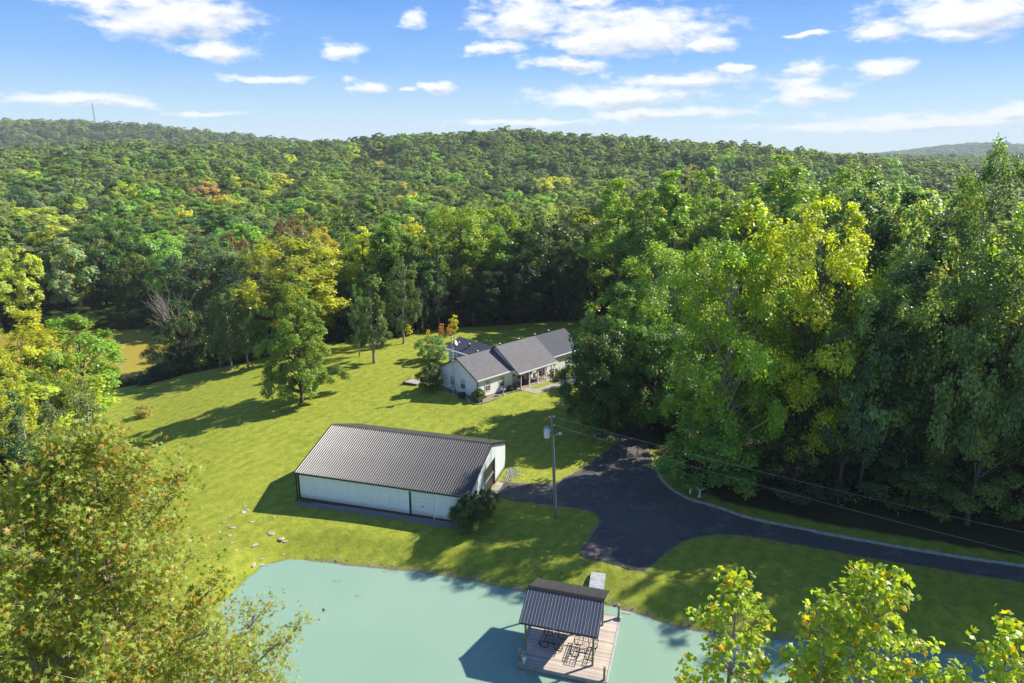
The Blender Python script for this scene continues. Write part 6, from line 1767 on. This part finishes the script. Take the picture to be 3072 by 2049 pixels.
a = fm.attributes.new('ro', 'FLOAT_VECTOR', 'POINT'); a.data.foreach_set('vector', np.column_stack([np.zeros(len(ki)), np.zeros(len(ki)), rs.uniform(0, 6.28, len(ki))]).astype(np.float32).ravel())
forest = link('forest', fm); tag(forest, 'continuous broadleaf forest covering the hills beyond the nearer trees', 'forest', kind='stuff')
ng = bpy.data.node_groups.new('forest_instances', 'GeometryNodeTree')
ng.interface.new_socket('Geometry', in_out='INPUT', socket_type='NodeSocketGeometry')
ng.interface.new_socket('Geometry', in_out='OUTPUT', socket_type='NodeSocketGeometry')
gi_, go = ng.nodes.new('NodeGroupInput'), ng.nodes.new('NodeGroupOutput')
ci = ng.nodes.new('GeometryNodeCollectionInfo'); ci.inputs['Collection'].default_value = src_col
ci.inputs['Separate Children'].default_value = True; ci.inputs['Reset Children'].default_value = True
io = ng.nodes.new('GeometryNodeInstanceOnPoints'); io.inputs['Pick Instance'].default_value = True
def named(nm, ty):
    q = ng.nodes.new('GeometryNodeInputNamedAttribute'); q.data_type = ty; q.inputs['Name'].default_value = nm; return q.outputs['Attribute']
ng.links.new(gi_.outputs[0], io.inputs['Points']); ng.links.new(ci.outputs[0], io.inputs['Instance'])
ng.links.new(named('pick', 'INT'), io.inputs['Instance Index']); ng.links.new(named('sc', 'FLOAT_VECTOR'), io.inputs['Scale'])
ng.links.new(named('ro', 'FLOAT_VECTOR'), io.inputs['Rotation'])
ng.links.new(io.outputs[0], go.inputs[0])
md = forest.modifiers.new('forest', 'NODES'); md.node_group = ng

# undergrowth along the wood edges: low leafy cover nobody could count
up_ = []
for _ in range(110000):
    x, y = rs.uniform(-120, 60), rs.uniform(48, 170)
    up_.append((x, y))
up_ = np.array(up_); so = sdf(OPEN, up_[:, 0], up_[:, 1]); sb2 = sdf(BROWN, up_[:, 0], up_[:, 1]); sdr = sdf(DRIVE, up_[:, 0], up_[:, 1])
m_ = (so < -1.2) & ((so > -9) | (sb2 > -7)) & (sb2 < -.5) & (sdr < -2.5) & ((up_[:, 1] < 140) | (sb2 > -9)) & ((rs.rand(len(up_)) < np.exp(so / 5)) | (sb2 > -7)) & (ground_z(up_[:, 0], up_[:, 1]) > BROWN_Z + .3)
m_ &= ~((up_[:, 0] > 19) & (up_[:, 1] < 66) & (so > -5)) & ~((up_[:, 0] < -30) & (up_[:, 1] < 60))
c0 = up_[m_][:2600]; hz = rs.uniform(.5, 2.6, len(c0)); base_z = ground_z(c0[:, 0], c0[:, 1])
nL = 34; ix = np.repeat(np.arange(len(c0)), nL)
dd2 = rdirs(rs, len(ix)); dd2[:, 2] = np.abs(dd2[:, 2])
Pl = np.column_stack([c0[ix], base_z[ix]]) + dd2 * np.column_stack([hz[ix] * .55, hz[ix] * .55, hz[ix]]) * rs.uniform(.5, 1, (len(ix), 1))
Vq, Fq = quads(Pl, unit(dd2 + rs.normal(0, .4, dd2.shape)), rs.uniform(.22, .42, len(ix)), rs.uniform(.16, .30, len(ix)), rs)
um = fastmesh('undergrowth', Vq, Fq); fattr(um, 'tint', np.repeat(np.clip(.4 + rs.uniform(-.4, .4, len(ix)), 0, 1), 4)); fattr(um, 'aut', np.repeat((rs.rand(len(c0)) < .04)[ix] * .7, 4))
ug = link('undergrowth', um, MT['leaf']); ug.color = (.032, .052, .016, 1); tag(ug, 'low leafy undergrowth along the edge of the woods', 'undergrowth', kind='stuff')

# ================================================================== AIR
hz_ = MB().box(-5500, 5500, -1200, 5900, -40, 190).build('haze', None); hz_['kind'] = 'stuff'; hz_['label'] = 'thin blue afternoon haze over the hills'; hz_['category'] = 'haze'
hm, nd, lk = new_mat('thin_haze'); out = nd.new('ShaderNodeOutputMaterial'); pv_ = nd.new('ShaderNodeVolumePrincipled')
pv_.inputs['Color'].default_value = (.78, .90, 1.0, 1); pv_.inputs['Density'].default_value = 0.00012; pv_.inputs['Anisotropy'].default_value = 0.0
lk.new(pv_.outputs[0], out.inputs['Volume']); hz_.data.materials.append(hm)
scene.cycles.volume_step_rate = 10
